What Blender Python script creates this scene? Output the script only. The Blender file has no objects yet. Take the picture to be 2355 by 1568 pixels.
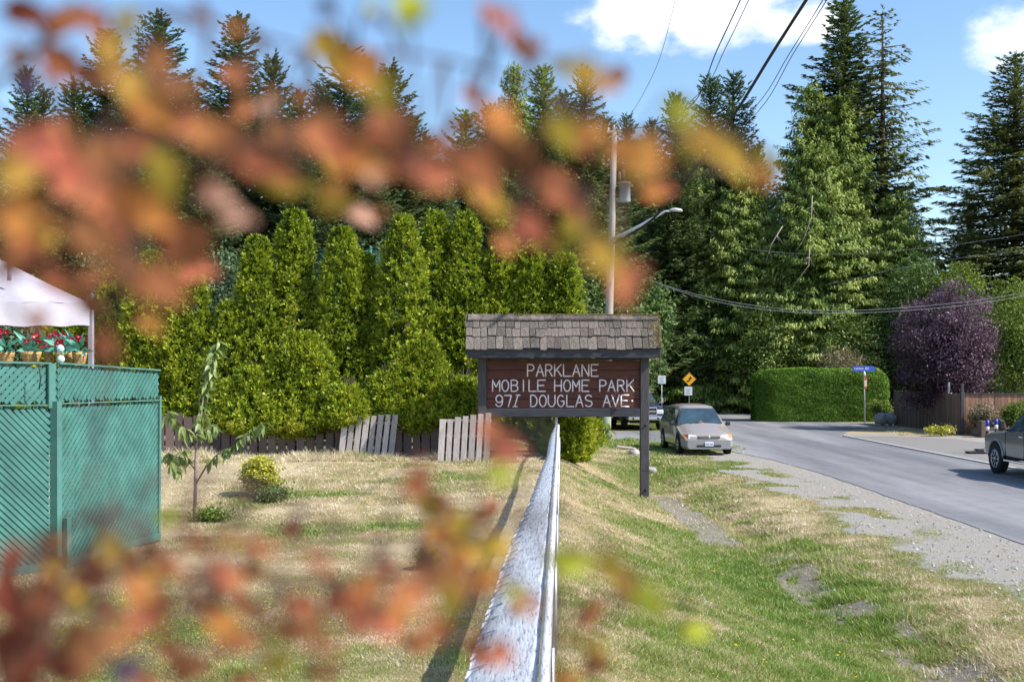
import bpy, math, random
import numpy as np
from mathutils import Vector, Matrix, noise as mnoise

random.seed(7)
rng = np.random.default_rng(7)
sc = bpy.context.scene
COL = sc.collection
PI = math.pi

# ------------------------------------------------------------------ camera, sky, sun, exposure
EYE = 2.4
F = 2617.0                      # focal length in units of a 2355-wide picture
cam_d = bpy.data.cameras.new('camera')
cam = bpy.data.objects.new('camera', cam_d)
COL.objects.link(cam)
cam.location = (0, 0, EYE)
cam.rotation_euler = (PI / 2, 0, 0)
cam_d.sensor_width = 36.0
cam_d.lens = 40.0
cam_d.shift_y = 66.0 / 2355.0
cam_d.clip_start = 0.03
cam_d.clip_end = 5000
cam_d.dof.use_dof = True
cam_d.dof.focus_distance = 26.0
cam_d.dof.aperture_fstop = 5.4
sc.camera = cam

SUN_EL, SUN_BACK = math.radians(45), math.radians(20)
sun_dir = Vector((-math.cos(SUN_EL) * math.cos(SUN_BACK), math.cos(SUN_EL) * math.sin(SUN_BACK), -math.sin(SUN_EL)))
sd = bpy.data.lights.new('sun', 'SUN')
sd.energy = 4.5
sd.angle = math.radians(0.5)
sd.color = (1.0, 0.955, 0.885)
so = bpy.data.objects.new('sun', sd)
COL.objects.link(so)
so.rotation_euler = sun_dir.to_track_quat('-Z', 'Y').to_euler()

world = bpy.data.worlds.new('World')
sc.world = world
world.use_nodes = True
wn, wl = world.node_tree.nodes, world.node_tree.links
wn.clear()
out = wn.new('ShaderNodeOutputWorld')
bg = wn.new('ShaderNodeBackground')
bg.inputs['Strength'].default_value = 0.15
sky = wn.new('ShaderNodeTexSky')
sky.sky_type = 'NISHITA'
sky.sun_disc = False
sky.sun_elevation = SUN_EL
sky.sun_rotation = math.atan2(-sun_dir.x, -sun_dir.y)
sky.altitude = 0
sky.air_density = 1.0
sky.dust_density = 0.6
sky.ozone_density = 1.5
# clouds: white cumulus mixed over the blue by direction
tc = wn.new('ShaderNodeTexCoord')
nz = wn.new('ShaderNodeTexNoise'); nz.inputs['Scale'].default_value = 9.0
nz.inputs['Detail'].default_value = 9.0; nz.inputs['Roughness'].default_value = 0.58
mp = wn.new('ShaderNodeMapping'); mp.inputs['Scale'].default_value = (1, 1, 1.9)
wl.new(tc.outputs['Generated'], mp.inputs['Vector']); wl.new(mp.outputs['Vector'], nz.inputs['Vector'])
def cloud_dir(u, v):
    return Vector(((u - 1177.5) / F, 1.0, -(v - 850) / F)).normalized()
blobs = [(1330, 50, .036, .6), (1440, 45, .05, 1), (1540, 20, .075, 1), (1650, 15, .07, 1), (1500, 85, .032, 1), (1600, 75, .045, 1),
         (1790, 55, .036, .75), (1860, 50, .036, .75), (2340, 85, .05, .9), (2390, 60, .07, 1),
         (900, -500, .2, 1), (2600, -300, .16, 1), (-700, -200, .2, .9), (3400, 100, .2, .9), (-2200, -500, .35, .9), (5000, -900, .4, .9)]
acc = None
for (u, v, r, s) in blobs:
    d = cloud_dir(u, v)
    sub = wn.new('ShaderNodeVectorMath'); sub.operation = 'SUBTRACT'
    wl.new(tc.outputs['Generated'], sub.inputs[0]); sub.inputs[1].default_value = d
    sc_ = wn.new('ShaderNodeVectorMath'); sc_.operation = 'MULTIPLY'; sc_.inputs[1].default_value = (1, 1, 1.75)
    wl.new(sub.outputs[0], sc_.inputs[0])
    ln = wn.new('ShaderNodeVectorMath'); ln.operation = 'LENGTH'; wl.new(sc_.outputs[0], ln.inputs[0])
    mr = wn.new('ShaderNodeMapRange'); mr.inputs['From Min'].default_value = r; mr.inputs['From Max'].default_value = 0
    mr.inputs['To Min'].default_value = 0; mr.inputs['To Max'].default_value = s
    wl.new(ln.outputs['Value'], mr.inputs['Value'])
    if acc is None:
        acc = mr.outputs['Result']
    else:
        mx = wn.new('ShaderNodeMath'); mx.operation = 'MAXIMUM'
        wl.new(acc, mx.inputs[0]); wl.new(mr.outputs['Result'], mx.inputs[1]); acc = mx.outputs[0]
nm = wn.new('ShaderNodeMath'); nm.operation = 'MULTIPLY_ADD'
wl.new(nz.outputs['Fac'], nm.inputs[0]); nm.inputs[1].default_value = 3.0; nm.inputs[2].default_value = -1.62
ad = wn.new('ShaderNodeMath'); ad.operation = 'ADD'; wl.new(nm.outputs[0], ad.inputs[0]); wl.new(acc, ad.inputs[1])
gate = wn.new('ShaderNodeMath'); gate.operation = 'MULTIPLY'; gate.use_clamp = True
gt = wn.new('ShaderNodeMapRange'); gt.interpolation_type = 'SMOOTHSTEP'
gt.inputs['From Min'].default_value = 0.02; gt.inputs['From Max'].default_value = 0.85
wl.new(ad.outputs[0], gt.inputs['Value'])
g2 = wn.new('ShaderNodeMapRange'); g2.inputs['From Min'].default_value = 0.0; g2.inputs['From Max'].default_value = 0.15
wl.new(acc, g2.inputs['Value'])
wl.new(gt.outputs['Result'], gate.inputs[0]); wl.new(g2.outputs['Result'], gate.inputs[1])
mixc = wn.new('ShaderNodeMix'); mixc.data_type = 'RGBA'
hs = wn.new('ShaderNodeHueSaturation'); hs.inputs['Saturation'].default_value = 1.12; hs.inputs['Value'].default_value = 1.0
wl.new(sky.outputs['Color'], hs.inputs['Color'])
wl.new(gate.outputs[0], mixc.inputs['Factor'])
wl.new(hs.outputs['Color'], mixc.inputs[6]); mixc.inputs[7].default_value = (6.6, 6.7, 6.9, 1)
wl.new(mixc.outputs[2], bg.inputs['Color']); wl.new(bg.outputs[0], out.inputs['Surface'])

vs = sc.view_settings
vs.view_transform = 'Standard'; vs.look = 'None'; vs.gamma = 1; vs.use_curve_mapping = False
vs.exposure = 0.62
sc.cycles.use_denoising = True
sc.cycles.max_bounces = 6; sc.cycles.diffuse_bounces = 3; sc.cycles.glossy_bounces = 2
sc.cycles.transmission_bounces = 3; sc.cycles.transparent_max_bounces = 8
sc.cycles.caustics_reflective = False; sc.cycles.caustics_refractive = False

# ------------------------------------------------------------------ helpers
def PX(u, v, D):
    return Vector(((u - 1177.5) * D / F, D, EYE - (v - 850) * D / F))
ORG = {}
def reg(o, kind=None, label=None, cat=None, group=None):
    if label: o['label'] = label
    if cat: o['category'] = cat
    if group: o['group'] = group
    if kind: o['kind'] = kind
    return o
def thing(name, label, cat, loc=(0, 0, 0), group=None):
    o = bpy.data.objects.new(name, None); COL.objects.link(o)
    o.empty_display_size = 0.2
    o.location = loc; ORG[o.name] = Vector(loc)
    return reg(o, None, label, cat, group)
def mesh_obj(name, me, parent=None, mat=None):
    if mat is not None and not me.materials: me.materials.append(mat)
    o = bpy.data.objects.new(name, me); COL.objects.link(o)
    if parent is not None: o.parent = parent
    return o
def org_of(p):
    while p is not None:
        if p.name in ORG: return ORG[p.name]
        p = p.parent
    return Vector((0, 0, 0))
class MB:
    def __init__(s): s.v = []; s.f = []; s.sm = []
    def add(s, vs_, fs, smooth=False):
        b = len(s.v); s.v += [tuple(x) for x in vs_]
        for f in fs: s.f.append([i + b for i in f]); s.sm.append(smooth)
        return s
    def box(s, c, size, rot=None, taper=1.0):
        hx, hy, hz = size[0] / 2, size[1] / 2, size[2] / 2
        vs_ = [Vector((x * hx * (taper if z > 0 else 1), y * hy * (taper if z > 0 else 1), z * hz)) for z in (-1, 1) for y in (-1, 1) for x in (-1, 1)]
        if rot is not None: vs_ = [rot @ p for p in vs_]
        c = Vector(c)
        return s.add([p + c for p in vs_], [(0, 2, 3, 1), (4, 5, 7, 6), (0, 1, 5, 4), (2, 6, 7, 3), (0, 4, 6, 2), (1, 3, 7, 5)])
    def bbox(s, c, size, b=0.01, rot=None):
        # box with chamfered edges
        h = [size[0] / 2, size[1] / 2, size[2] / 2]
        b = min(b, min(h) * .8)
        vs_ = []; idx = {}
        for sx in (-1, 1):
            for sy in (-1, 1):
                for sz in (-1, 1):
                    for k in range(3):
                        p = [sx * h[0], sy * h[1], sz * h[2]]
                        for j in range(3):
                            if j != k: p[j] -= (1 if p[j] > 0 else -1) * b
                        idx[(sx, sy, sz, k)] = len(vs_); vs_.append(Vector(p))
        fs = []
        for k in range(3):
            a, c_ = [j for j in range(3) if j != k]
            for sg in (-1, 1):
                q = []
                for (i, j) in ((-1, -1), (1, -1), (1, 1), (-1, 1)):
                    t = [0, 0, 0]; t[k] = sg; t[a] = i; t[c_] = j; q.append(idx[(t[0], t[1], t[2], k)])
                fs.append(q)
        for k in range(3):     # edges along axis k
            a, c_ = [j for j in range(3) if j != k]
            for i in (-1, 1):
                for j in (-1, 1):
                    t0 = [0, 0, 0]; t0[a] = i; t0[c_] = j; t1 = list(t0); t0[k] = -1; t1[k] = 1
                    fs.append([idx[(*t0, a)], idx[(*t1, a)], idx[(*t1, c_)], idx[(*t0, c_)]])
        for sx in (-1, 1):
            for sy in (-1, 1):
                for sz in (-1, 1): fs.append([idx[(sx, sy, sz, k)] for k in range(3)])
        if rot is not None: vs_ = [rot @ p for p in vs_]
        c = Vector(c)
        return s.add([p + c for p in vs_], fs)
    def tube(s, pts, r, n=8, cap=True, flat=None):
        pts = [Vector(p) for p in pts]
        rr = r if isinstance(r, (list, tuple)) else [r] * len(pts)
        vs_, fs = [], []
        up = None
        for i, p in enumerate(pts):
            t = (pts[min(i + 1, len(pts) - 1)] - pts[max(i - 1, 0)]).normalized()
            if up is None:
                up = Vector((0, 0, 1)) if abs(t.z) < .9 else Vector((1, 0, 0))
            x = t.cross(up).normalized(); up = x.cross(t).normalized()
            for k in range(n):
                a = 2 * PI * k / n
                d = x * math.cos(a) * rr[i] + up * math.sin(a) * rr[i]
                if flat is not None: d = Vector((d.x * flat[0], d.y * flat[1], d.z * flat[2]))
                vs_.append(p + d)
        for i in range(len(pts) - 1):
            for k in range(n):
                a, b = i * n + k, i * n + (k + 1) % n
                fs.append((a, b, b + n, a + n))
        if cap:
            fs.append(tuple(range(n))[::-1]); fs.append(tuple(range((len(pts) - 1) * n, len(pts) * n)))
        return s.add(vs_, fs, True)
    def lathe(s, prof, c=(0, 0, 0), axis='Z', n=20):
        vs_, fs = [], []
        c = Vector(c)
        for (r, h) in prof:
            for k in range(n):
                a = 2 * PI * k / n
                x, y = r * math.cos(a), r * math.sin(a)
                p = Vector((x, y, h)) if axis == 'Z' else Vector((h, x, y)) if axis == 'X' else Vector((x, h, y))
                vs_.append(p + c)
        for i in range(len(prof) - 1):
            for k in range(n):
                a, b = i * n + k, i * n + (k + 1) % n
                fs.append((a, b, b + n, a + n))
        fs.append(tuple(range(n))[::-1]); fs.append(tuple(range((len(prof) - 1) * n, len(prof) * n)))
        return s.add(vs_, fs, True)
    def build(s, name, mat, parent=None, local=False):
        me = bpy.data.meshes.new(name)
        o_ = Vector((0, 0, 0)) if local else org_of(parent)
        me.from_pydata([(x - o_.x, y - o_.y, z - o_.z) for x, y, z in s.v], [], s.f)
        me.polygons.foreach_set('use_smooth', s.sm)
        me.update()
        return mesh_obj(name, me, parent, mat)
def np_mesh(name, V, Fc, tint=None, smooth=False):
    """Fc: (n,k) int array; tint: per-face float"""
    me = bpy.data.meshes.new(name)
    n, k = Fc.shape
    me.vertices.add(len(V)); me.vertices.foreach_set('co', np.ascontiguousarray(V, dtype=np.float32).ravel())
    me.loops.add(n * k); me.loops.foreach_set('vertex_index', np.ascontiguousarray(Fc, dtype=np.int32).ravel())
    me.polygons.add(n); me.polygons.foreach_set('loop_start', np.arange(0, n * k, k, dtype=np.int32))
    me.polygons.foreach_set('loop_total', np.full(n, k, dtype=np.int32))
    if tint is not None:
        a = me.attributes.new('tint', 'FLOAT', 'FACE'); a.data.foreach_set('value', np.clip(tint, 0, 1).astype(np.float32))
    if smooth: me.polygons.foreach_set('use_smooth', np.ones(n, dtype=bool))
    me.update(calc_edges=True)
    return me
def nrm(a): return a / (np.linalg.norm(a, axis=-1, keepdims=True) + 1e-9)
def leaves_mesh(name, C, A, N, L, W, tint, tri=False):
    """pointed sprays or rhombic leaves: centre C, long axis A, normal hint N, length L, width W"""
    A = nrm(A); B = nrm(np.cross(A, N)); L = L[:, None] / 2; W = W[:, None] / 2
    n = len(C)
    if tri:
        V = np.empty((n, 3, 3)); V[:, 0] = C - A * L * .8 + B * W * .9; V[:, 1] = C - A * L * .6 - B * W * 1.1; V[:, 2] = C + A * L
        return np_mesh(name, V.reshape(-1, 3), np.arange(n * 3).reshape(n, 3), tint)
    Nn = np.cross(B, A)
    V = np.empty((n, 4, 3))
    V[:, 0] = C - A * L; V[:, 1] = C + B * W + A * L * .1 + Nn * W * .3; V[:, 2] = C + A * L; V[:, 3] = C - B * W + A * L * .1 + Nn * W * .3
    return np_mesh(name, V.reshape(-1, 3), np.arange(n * 4).reshape(n, 4), tint)
def runit(n, r=rng):
    v = r.normal(size=(n, 3)); return nrm(v)
def vnoise(x, y, s=1.0, seed=0, octs=3):
    """cheap smooth noise made of rotated sine products, about -1..1"""
    r = np.random.default_rng(seed); o = np.zeros(np.shape(x)); amp = 1; tot = 0
    for k in range(octs):
        for j in range(4):
            a, p1, p2 = r.uniform(0, 2 * PI), r.uniform(0, 2 * PI), r.uniform(0, 2 * PI); f = s * 2 ** k * r.uniform(.7, 1.4)
            o = o + amp * np.sin((x * math.cos(a) + y * math.sin(a)) * f + p1 + 1.3 * np.sin((-x * math.sin(a) + y * math.cos(a)) * f * .7 + p2)) * .5
        tot += amp * 1.0; amp *= .55
    return o / tot

# ------------------------------------------------------------------ materials
MATS = {}
def nodes(name):
    m = bpy.data.materials.new(name); m.use_nodes = True; MATS[name] = m
    nt = m.node_tree; b = nt.nodes['Principled BSDF']
    return m, nt, b
def ramp(nt, stops, src):
    r = nt.nodes.new('ShaderNodeValToRGB'); e = r.color_ramp.elements
    while len(e) > 1: e.remove(e[-1])
    e[0].position = stops[0][0]; e[0].color = (*stops[0][1], 1)
    for p, c in stops[1:]:
        k = e.new(p); k.color = (*c, 1)
    nt.links.new(src, r.inputs['Fac']); return r
def tex(nt, kind, scale, detail=4, rough=.6, stretch=None, coord='Object'):
    t = nt.nodes.new('ShaderNodeTexCoord'); n = nt.nodes.new('ShaderNodeTex' + kind)
    src = t.outputs[coord]
    if stretch:
        mp_ = nt.nodes.new('ShaderNodeMapping'); mp_.inputs['Scale'].default_value = stretch
        nt.links.new(src, mp_.inputs['Vector']); src = mp_.outputs['Vector']
    nt.links.new(src, n.inputs['Vector']); n.inputs['Scale'].default_value = scale
    if kind == 'Noise':
        n.inputs['Detail'].default_value = detail; n.inputs['Roughness'].default_value = rough
    return n
def bump(nt, b, src, strength=.3, dist=.02):
    bn = nt.nodes.new('ShaderNodeBump'); bn.inputs['Strength'].default_value = strength; bn.inputs['Distance'].default_value = dist
    nt.links.new(src, bn.inputs['Height']); nt.links.new(bn.outputs[0], b.inputs['Normal'])
def simple(name, c, rough=.6, metal=0, var=.25, scale=12, stretch=None, spec=.4, bmp=.15, coord='Object', coat=0):
    m, nt, b = nodes(name)
    n = tex(nt, 'Noise', scale, stretch=stretch, coord=coord)
    c1 = tuple(x * (1 - var) for x in c); c2 = tuple(min(1, x * (1 + var)) for x in c)
    r = ramp(nt, [(.3, c1), (.7, c2)], n.outputs['Fac'])
    nt.links.new(r.outputs[0], b.inputs['Base Color'])
    b.inputs['Roughness'].default_value = rough; b.inputs['Metallic'].default_value = metal
    b.inputs['Specular IOR Level'].default_value = spec; b.inputs['Coat Weight'].default_value = coat
    if bmp: bump(nt, b, n.outputs['Fac'], bmp)
    return m
def foliage(name, stops, transl=.3, gloss=.018, objvar=0.0):
    m = bpy.data.materials.new(name); m.use_nodes = True; MATS[name] = m
    nt = m.node_tree; nt.nodes.clear()
    o_ = nt.nodes.new('ShaderNodeOutputMaterial')
    at = nt.nodes.new('ShaderNodeAttribute'); at.attribute_name = 'tint'
    r = ramp(nt, stops, at.outputs['Fac'])
    src = r.outputs[0]
    d = nt.nodes.new('ShaderNodeBsdfDiffuse'); t = nt.nodes.new('ShaderNodeBsdfTranslucent'); g = nt.nodes.new('ShaderNodeBsdfGlossy')
    g.inputs['Roughness'].default_value = .45; g.inputs['Color'].default_value = (1, 1, 1, 1)
    m1 = nt.nodes.new('ShaderNodeMixShader'); m1.inputs[0].default_value = transl
    m2 = nt.nodes.new('ShaderNodeMixShader'); m2.inputs[0].default_value = gloss
    nt.links.new(src, d.inputs[0]); nt.links.new(src, t.inputs[0])
    nt.links.new(d.outputs[0], m1.inputs[1]); nt.links.new(t.outputs[0], m1.inputs[2])
    nt.links.new(m1.outputs[0], m2.inputs[1]); nt.links.new(g.outputs[0], m2.inputs[2]); nt.links.new(m2.outputs[0], o_.inputs[0])
    return m

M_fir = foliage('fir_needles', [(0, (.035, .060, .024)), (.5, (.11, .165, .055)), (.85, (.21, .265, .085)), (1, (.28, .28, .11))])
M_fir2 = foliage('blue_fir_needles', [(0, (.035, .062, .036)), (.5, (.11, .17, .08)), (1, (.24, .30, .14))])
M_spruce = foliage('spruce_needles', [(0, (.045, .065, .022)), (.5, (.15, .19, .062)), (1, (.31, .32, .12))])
M_cedar = foliage('cedar_sprays', [(0, (.035, .065, .014)), (.35, (.18, .27, .055)), (.75, (.38, .46, .10)), (1, (.50, .50, .17))])
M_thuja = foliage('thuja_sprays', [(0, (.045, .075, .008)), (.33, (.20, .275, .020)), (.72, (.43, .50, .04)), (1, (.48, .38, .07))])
M_broad = foliage('broadleaf', [(0, (.04, .078, .024)), (.5, (.12, .20, .05)), (1, (.27, .36, .10))])
M_yellowgreen = foliage('yellow_green_leaves', [(0, (.06, .10, .015)), (.5, (.17, .25, .035)), (1, (.34, .40, .08))])
M_hedge = foliage('hedge_leaves', [(0, (.05, .11, .012)), (.5, (.14, .26, .028)), (1, (.28, .42, .06))])
M_purple = foliage('purple_leaves', [(0, (.035, .018, .028)), (.5, (.14, .080, .115)), (1, (.36, .25, .30))])
M_dryshrub = foliage('dry_shrub_leaves', [(0, (.10, .09, .05)), (.5, (.30, .24, .14)), (1, (.48, .40, .27))])
M_varieg = foliage('variegated_leaves', [(0, (.12, .15, .015)), (.3, (.34, .36, .04)), (.6, (.66, .60, .07)), (1, (.85, .78, .26))])
M_sapling = foliage('sapling_leaves', [(0, (.13, .20, .04)), (1, (.32, .40, .12))], transl=.35, gloss=.04)
M_grass = foliage('grass_blades', [(0, (.17, .27, .04)), (.22, (.27, .36, .06)), (.42, (.34, .37, .11)), (.6, (.50, .43, .22)), (.8, (.66, .55, .35)), (1, (.80, .70, .50))], transl=.3, gloss=.03)
M_flower = foliage('yellow_petals', [(0, (.75, .50, .01)), (1, (.85, .68, .02))], transl=.2, gloss=0)
M_bark = simple('bark', (.12, .085, .06), .9, scale=8, stretch=(6, 6, 1), bmp=.6)
M_greybark = simple('dead_branch', (.34, .30, .25), .9, scale=20)
M_twig = simple('red_twig', (.10, .045, .03), .6, scale=30)

def sign_wood():
    m, nt, b = nodes('stained_sign_boards')
    n = tex(nt, 'Noise', 3.0, 8, .65, stretch=(.6, 1, 9)); n2 = tex(nt, 'Noise', 1.3, 3, .5)
    r = ramp(nt, [(.2, (.055, .014, .009)), (.5, (.10, .029, .017)), (.72, (.165, .050, .027)), (.9, (.24, .10, .05))], n.outputs['Fac'])
    mx = nt.nodes.new('ShaderNodeMix'); mx.data_type = 'RGBA'; mx.inputs[7].default_value = (.05, .014, .012, 1)
    rr = ramp(nt, [(.35, (0, 0, 0)), (.75, (.7, .7, .7))], n2.outputs['Fac'])
    nt.links.new(rr.outputs[0], mx.inputs[0]); nt.links.new(r.outputs[0], mx.inputs[6]); nt.links.new(mx.outputs[2], b.inputs['Base Color'])
    b.inputs['Roughness'].default_value = .7; bump(nt, b, n.outputs['Fac'], .5, .01); return m
def shake():
    m, nt, b = nodes('weathered_cedar_shakes')
    oi = nt.nodes.new('ShaderNodeObjectInfo')
    n = tex(nt, 'Noise', 7.0, 8, .75, stretch=(1.0, .8, 1)); n2 = tex(nt, 'Noise', 22.0, 4, .6)
    r = ramp(nt, [(.25, (.028, .022, .018)), (.42, (.095, .078, .066)), (.6, (.20, .165, .14)), (.85, (.48, .42, .37))], n.outputs['Fac'])
    hsv = nt.nodes.new('ShaderNodeHueSaturation'); mr = nt.nodes.new('ShaderNodeMapRange')
    mr.inputs['To Min'].default_value = .62; mr.inputs['To Max'].default_value = 1.35
    nt.links.new(oi.outputs['Random'], mr.inputs['Value']); nt.links.new(mr.outputs[0], hsv.inputs['Value'])
    nt.links.new(r.outputs[0], hsv.inputs['Color']); nt.links.new(hsv.outputs[0], b.inputs['Base Color'])
    b.inputs['Roughness'].default_value = .9; bump(nt, b, n.outputs['Fac'], .9, .02); return m
def plank_mat(name, lo, hi, ax=2, rmin=.6, rmax=1.3, sc_=5):
    m, nt, b = nodes(name)
    st = [9, 9, 9]; st[ax] = .7
    oi = nt.nodes.new('ShaderNodeObjectInfo')
    n = tex(nt, 'Noise', sc_, 8, .65, stretch=tuple(st))
    r = ramp(nt, [(.25, lo), (.75, hi)], n.outputs['Fac'])
    hsv = nt.nodes.new('ShaderNodeHueSaturation'); mr = nt.nodes.new('ShaderNodeMapRange')
    mr.inputs['To Min'].default_value = rmin; mr.inputs['To Max'].default_value = rmax
    nt.links.new(oi.outputs['Random'], mr.inputs['Value']); nt.links.new(mr.outputs[0], hsv.inputs['Value'])
    nt.links.new(r.outputs[0], hsv.inputs['Color']); nt.links.new(hsv.outputs[0], b.inputs['Base Color'])
    b.inputs['Roughness'].default_value = .85; bump(nt, b, n.outputs['Fac'], .5, .01); return m
M_sign = sign_wood(); M_shake = shake()
M_moss = simple('moss', (.26, .19, .05), .95, var=.5, scale=40, bmp=.8)
M_darkpost = simple('dark_stained_timber', (.062, .056, .062), .62, var=.35, scale=7, stretch=(5, 5, .6), bmp=.4)
M_darkbeam = simple('dark_stained_beam', (.038, .038, .048), .6, var=.4, scale=7, stretch=(.5, 5, 5), bmp=.4)
M_letter = simple('white_routed_paint', (.80, .74, .78), .7, var=.1, scale=60)
M_picket = plank_mat('brown_picket_wood', (.085, .055, .05), (.22, .155, .14))
M_palewood = plank_mat('silvered_pallet_wood', (.28, .235, .22), (.56, .49, .46), rmin=.75, rmax=1.2)
M_fencebrown = plank_mat('brown_fence_boards', (.10, .068, .050), (.20, .145, .11), rmin=.7)
M_fencered = plank_mat('red_brown_fence_boards', (.20, .10, .06), (.34, .19, .12), rmin=.75)
M_teal = simple('teal_lattice_paint', (.055, .175, .15), .7, var=.30, scale=3, bmp=.1)
M_teal_old = simple('weathered_teal_paint', (.075, .20, .17), .7, var=.22, scale=4, bmp=.2)
M_whitewire = simple('white_coated_wire', (.50, .53, .62), .6, var=.3, scale=25)
def peeling():
    m, nt, b = nodes('peeling_white_paint')
    n = tex(nt, 'Noise', 34, 8, .8, stretch=(1.6, .13, 1.6)); n2 = tex(nt, 'Noise', 9, 4, .6, stretch=(1, .35, 1))
    r = ramp(nt, [(.36, (.14, .15, .18)), (.43, (.40, .41, .45)), (.49, (.84, .83, .82)), (1, (.92, .91, .89))], n.outputs['Fac'])
    r2 = ramp(nt, [(.32, (.80, .83, .90)), (.5, (1, 1, 1))], n2.outputs['Fac'])
    mx = nt.nodes.new('ShaderNodeMix'); mx.data_type = 'RGBA'; mx.blend_type = 'MULTIPLY'; mx.inputs[0].default_value = 1
    nt.links.new(r.outputs[0], mx.inputs[6]); nt.links.new(r2.outputs[0], mx.inputs[7]); nt.links.new(mx.outputs[2], b.inputs['Base Color'])
    b.inputs['Roughness'].default_value = .75; bump(nt, b, n.outputs['Fac'], .8, .012); return m
M_peel = peeling()
M_galv = simple('galvanised_steel', (.40, .41, .42), .45, metal=.6, var=.15, scale=20)
M_white = simple('white_canopy_cloth', (.44, .41, .46), .85, var=.10, scale=2.5)
M_post_grey = simple('canopy_leg_metal', (.34, .31, .36), .5, var=.1)
M_red = simple('red_silk_petals', (.62, .02, .05), .6, var=.35, scale=30)
M_pink = simple('pale_pink_petals', (.80, .45, .48), .6, var=.2, scale=30)
M_mint = simple('mint_silk_leaves', (.17, .48, .36), .5, var=.4, scale=14)
M_basket = simple('woven_basket', (.52, .33, .13), .8, var=.5, scale=40, bmp=.8)
M_bulb = simple('pale_blue_bauble', (.55, .80, .80), .25, var=.05)
M_pole = simple('weathered_utility_pole', (.42, .37, .32), .9, var=.3, scale=5, stretch=(8, 8, .4), bmp=.4)
M_polebase = simple('treated_pole_foot', (.25, .30, .23), .9, var=.3, scale=5, stretch=(8, 8, .5), bmp=.4)
M_canister = simple('grey_transformer_paint', (.62, .66, .72), .4, var=.05)
M_porcelain = simple('brown_porcelain', (.38, .28, .25), .3)
M_alu = simple('aluminium_arm', (.70, .70, .72), .4, metal=.4, var=.08)
M_cable = simple('black_cable', (.02, .02, .024), .6)
M_greycable = simple('grey_service_wire', (.16, .18, .20), .5)
M_teal_metal = simple('green_steel_post', (.03, .16, .13), .5)
M_rubber = simple('tyre_rubber', (.022, .022, .024), .85)
M_rim = simple('silver_alloy', (.55, .56, .58), .3, metal=.8, var=.05)
M_rimdark = simple('dark_wheel', (.06, .06, .065), .6)
M_well = simple('black_wheel_well', (.012, .012, .013), .9)
M_trim = simple('black_trim', (.03, .03, .033), .6)
M_glass = simple('tinted_vehicle_glass', (.035, .065, .085), .06, var=.3, spec=.9, bmp=0, scale=2)
M_vanpaint = simple('champagne_paint', (.43, .365, .315), .30, metal=.35, var=.03, bmp=0, coat=.6)
M_vanlow = simple('grey_bumper_paint', (.27, .275, .28), .45, var=.04, bmp=0)
M_bluepaint = simple('dark_blue_paint', (.022, .035, .07), .25, metal=.3, var=.05, bmp=0, coat=.8)
M_silverpaint = simple('grey_silver_paint', (.27, .28, .275), .3, metal=.5, var=.03, bmp=0, coat=.6)
M_chrome = simple('chrome', (.75, .76, .78), .15, metal=.9, var=.05, bmp=0)
M_lamp = simple('headlamp_lens', (.72, .75, .78), .12, var=.1, bmp=0, spec=.8)
M_amber = simple('amber_lens', (.75, .25, .05), .25, var=.1, bmp=0)
M_plate = simple('licence_plate', (.78, .80, .84), .5, var=.03)
M_plateink = simple('plate_blue_ink', (.10, .14, .35), .6)
M_yellow = simple('yellow_warning_face', (.90, .42, .01), .5, var=.04)
M_black = simple('black_print', (.015, .015, .015), .6)
M_signwhite = simple('white_sign_face', (.66, .68, .74), .5, var=.06)
M_signink = simple('faded_sign_ink', (.40, .45, .48), .6)
M_blue = simple('blue_street_sign', (.05, .12, .52), .5, var=.1)
M_redsign = simple('red_post_sticker', (.60, .10, .04), .5)
M_bollblue = simple('blue_tape', (.03, .06, .42), .4)
M_bollred = simple('red_tape', (.65, .04, .02), .5)
M_bollyel = simple('yellow_tape', (.80, .55, .05), .5)
M_rock = simple('grey_boulder', (.30, .28, .27), .95, var=.35, scale=4, bmp=.8)
M_concrete = simple('pale_concrete', (.46, .44, .42), .9, var=.2, scale=9, bmp=.4)
M_house = simple('lilac_grey_siding', (.62, .58, .66), .7, var=.05)
M_houseblue = simple('slate_blue_siding', (.17, .22, .31), .7, var=.08)
M_roof = simple('grey_roof', (.42, .44, .50), .8, var=.1)
M_sleeper = simple('planter_sleeper', (.13, .09, .07), .9, var=.3, scale=10, stretch=(1, 6, 6))
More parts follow.
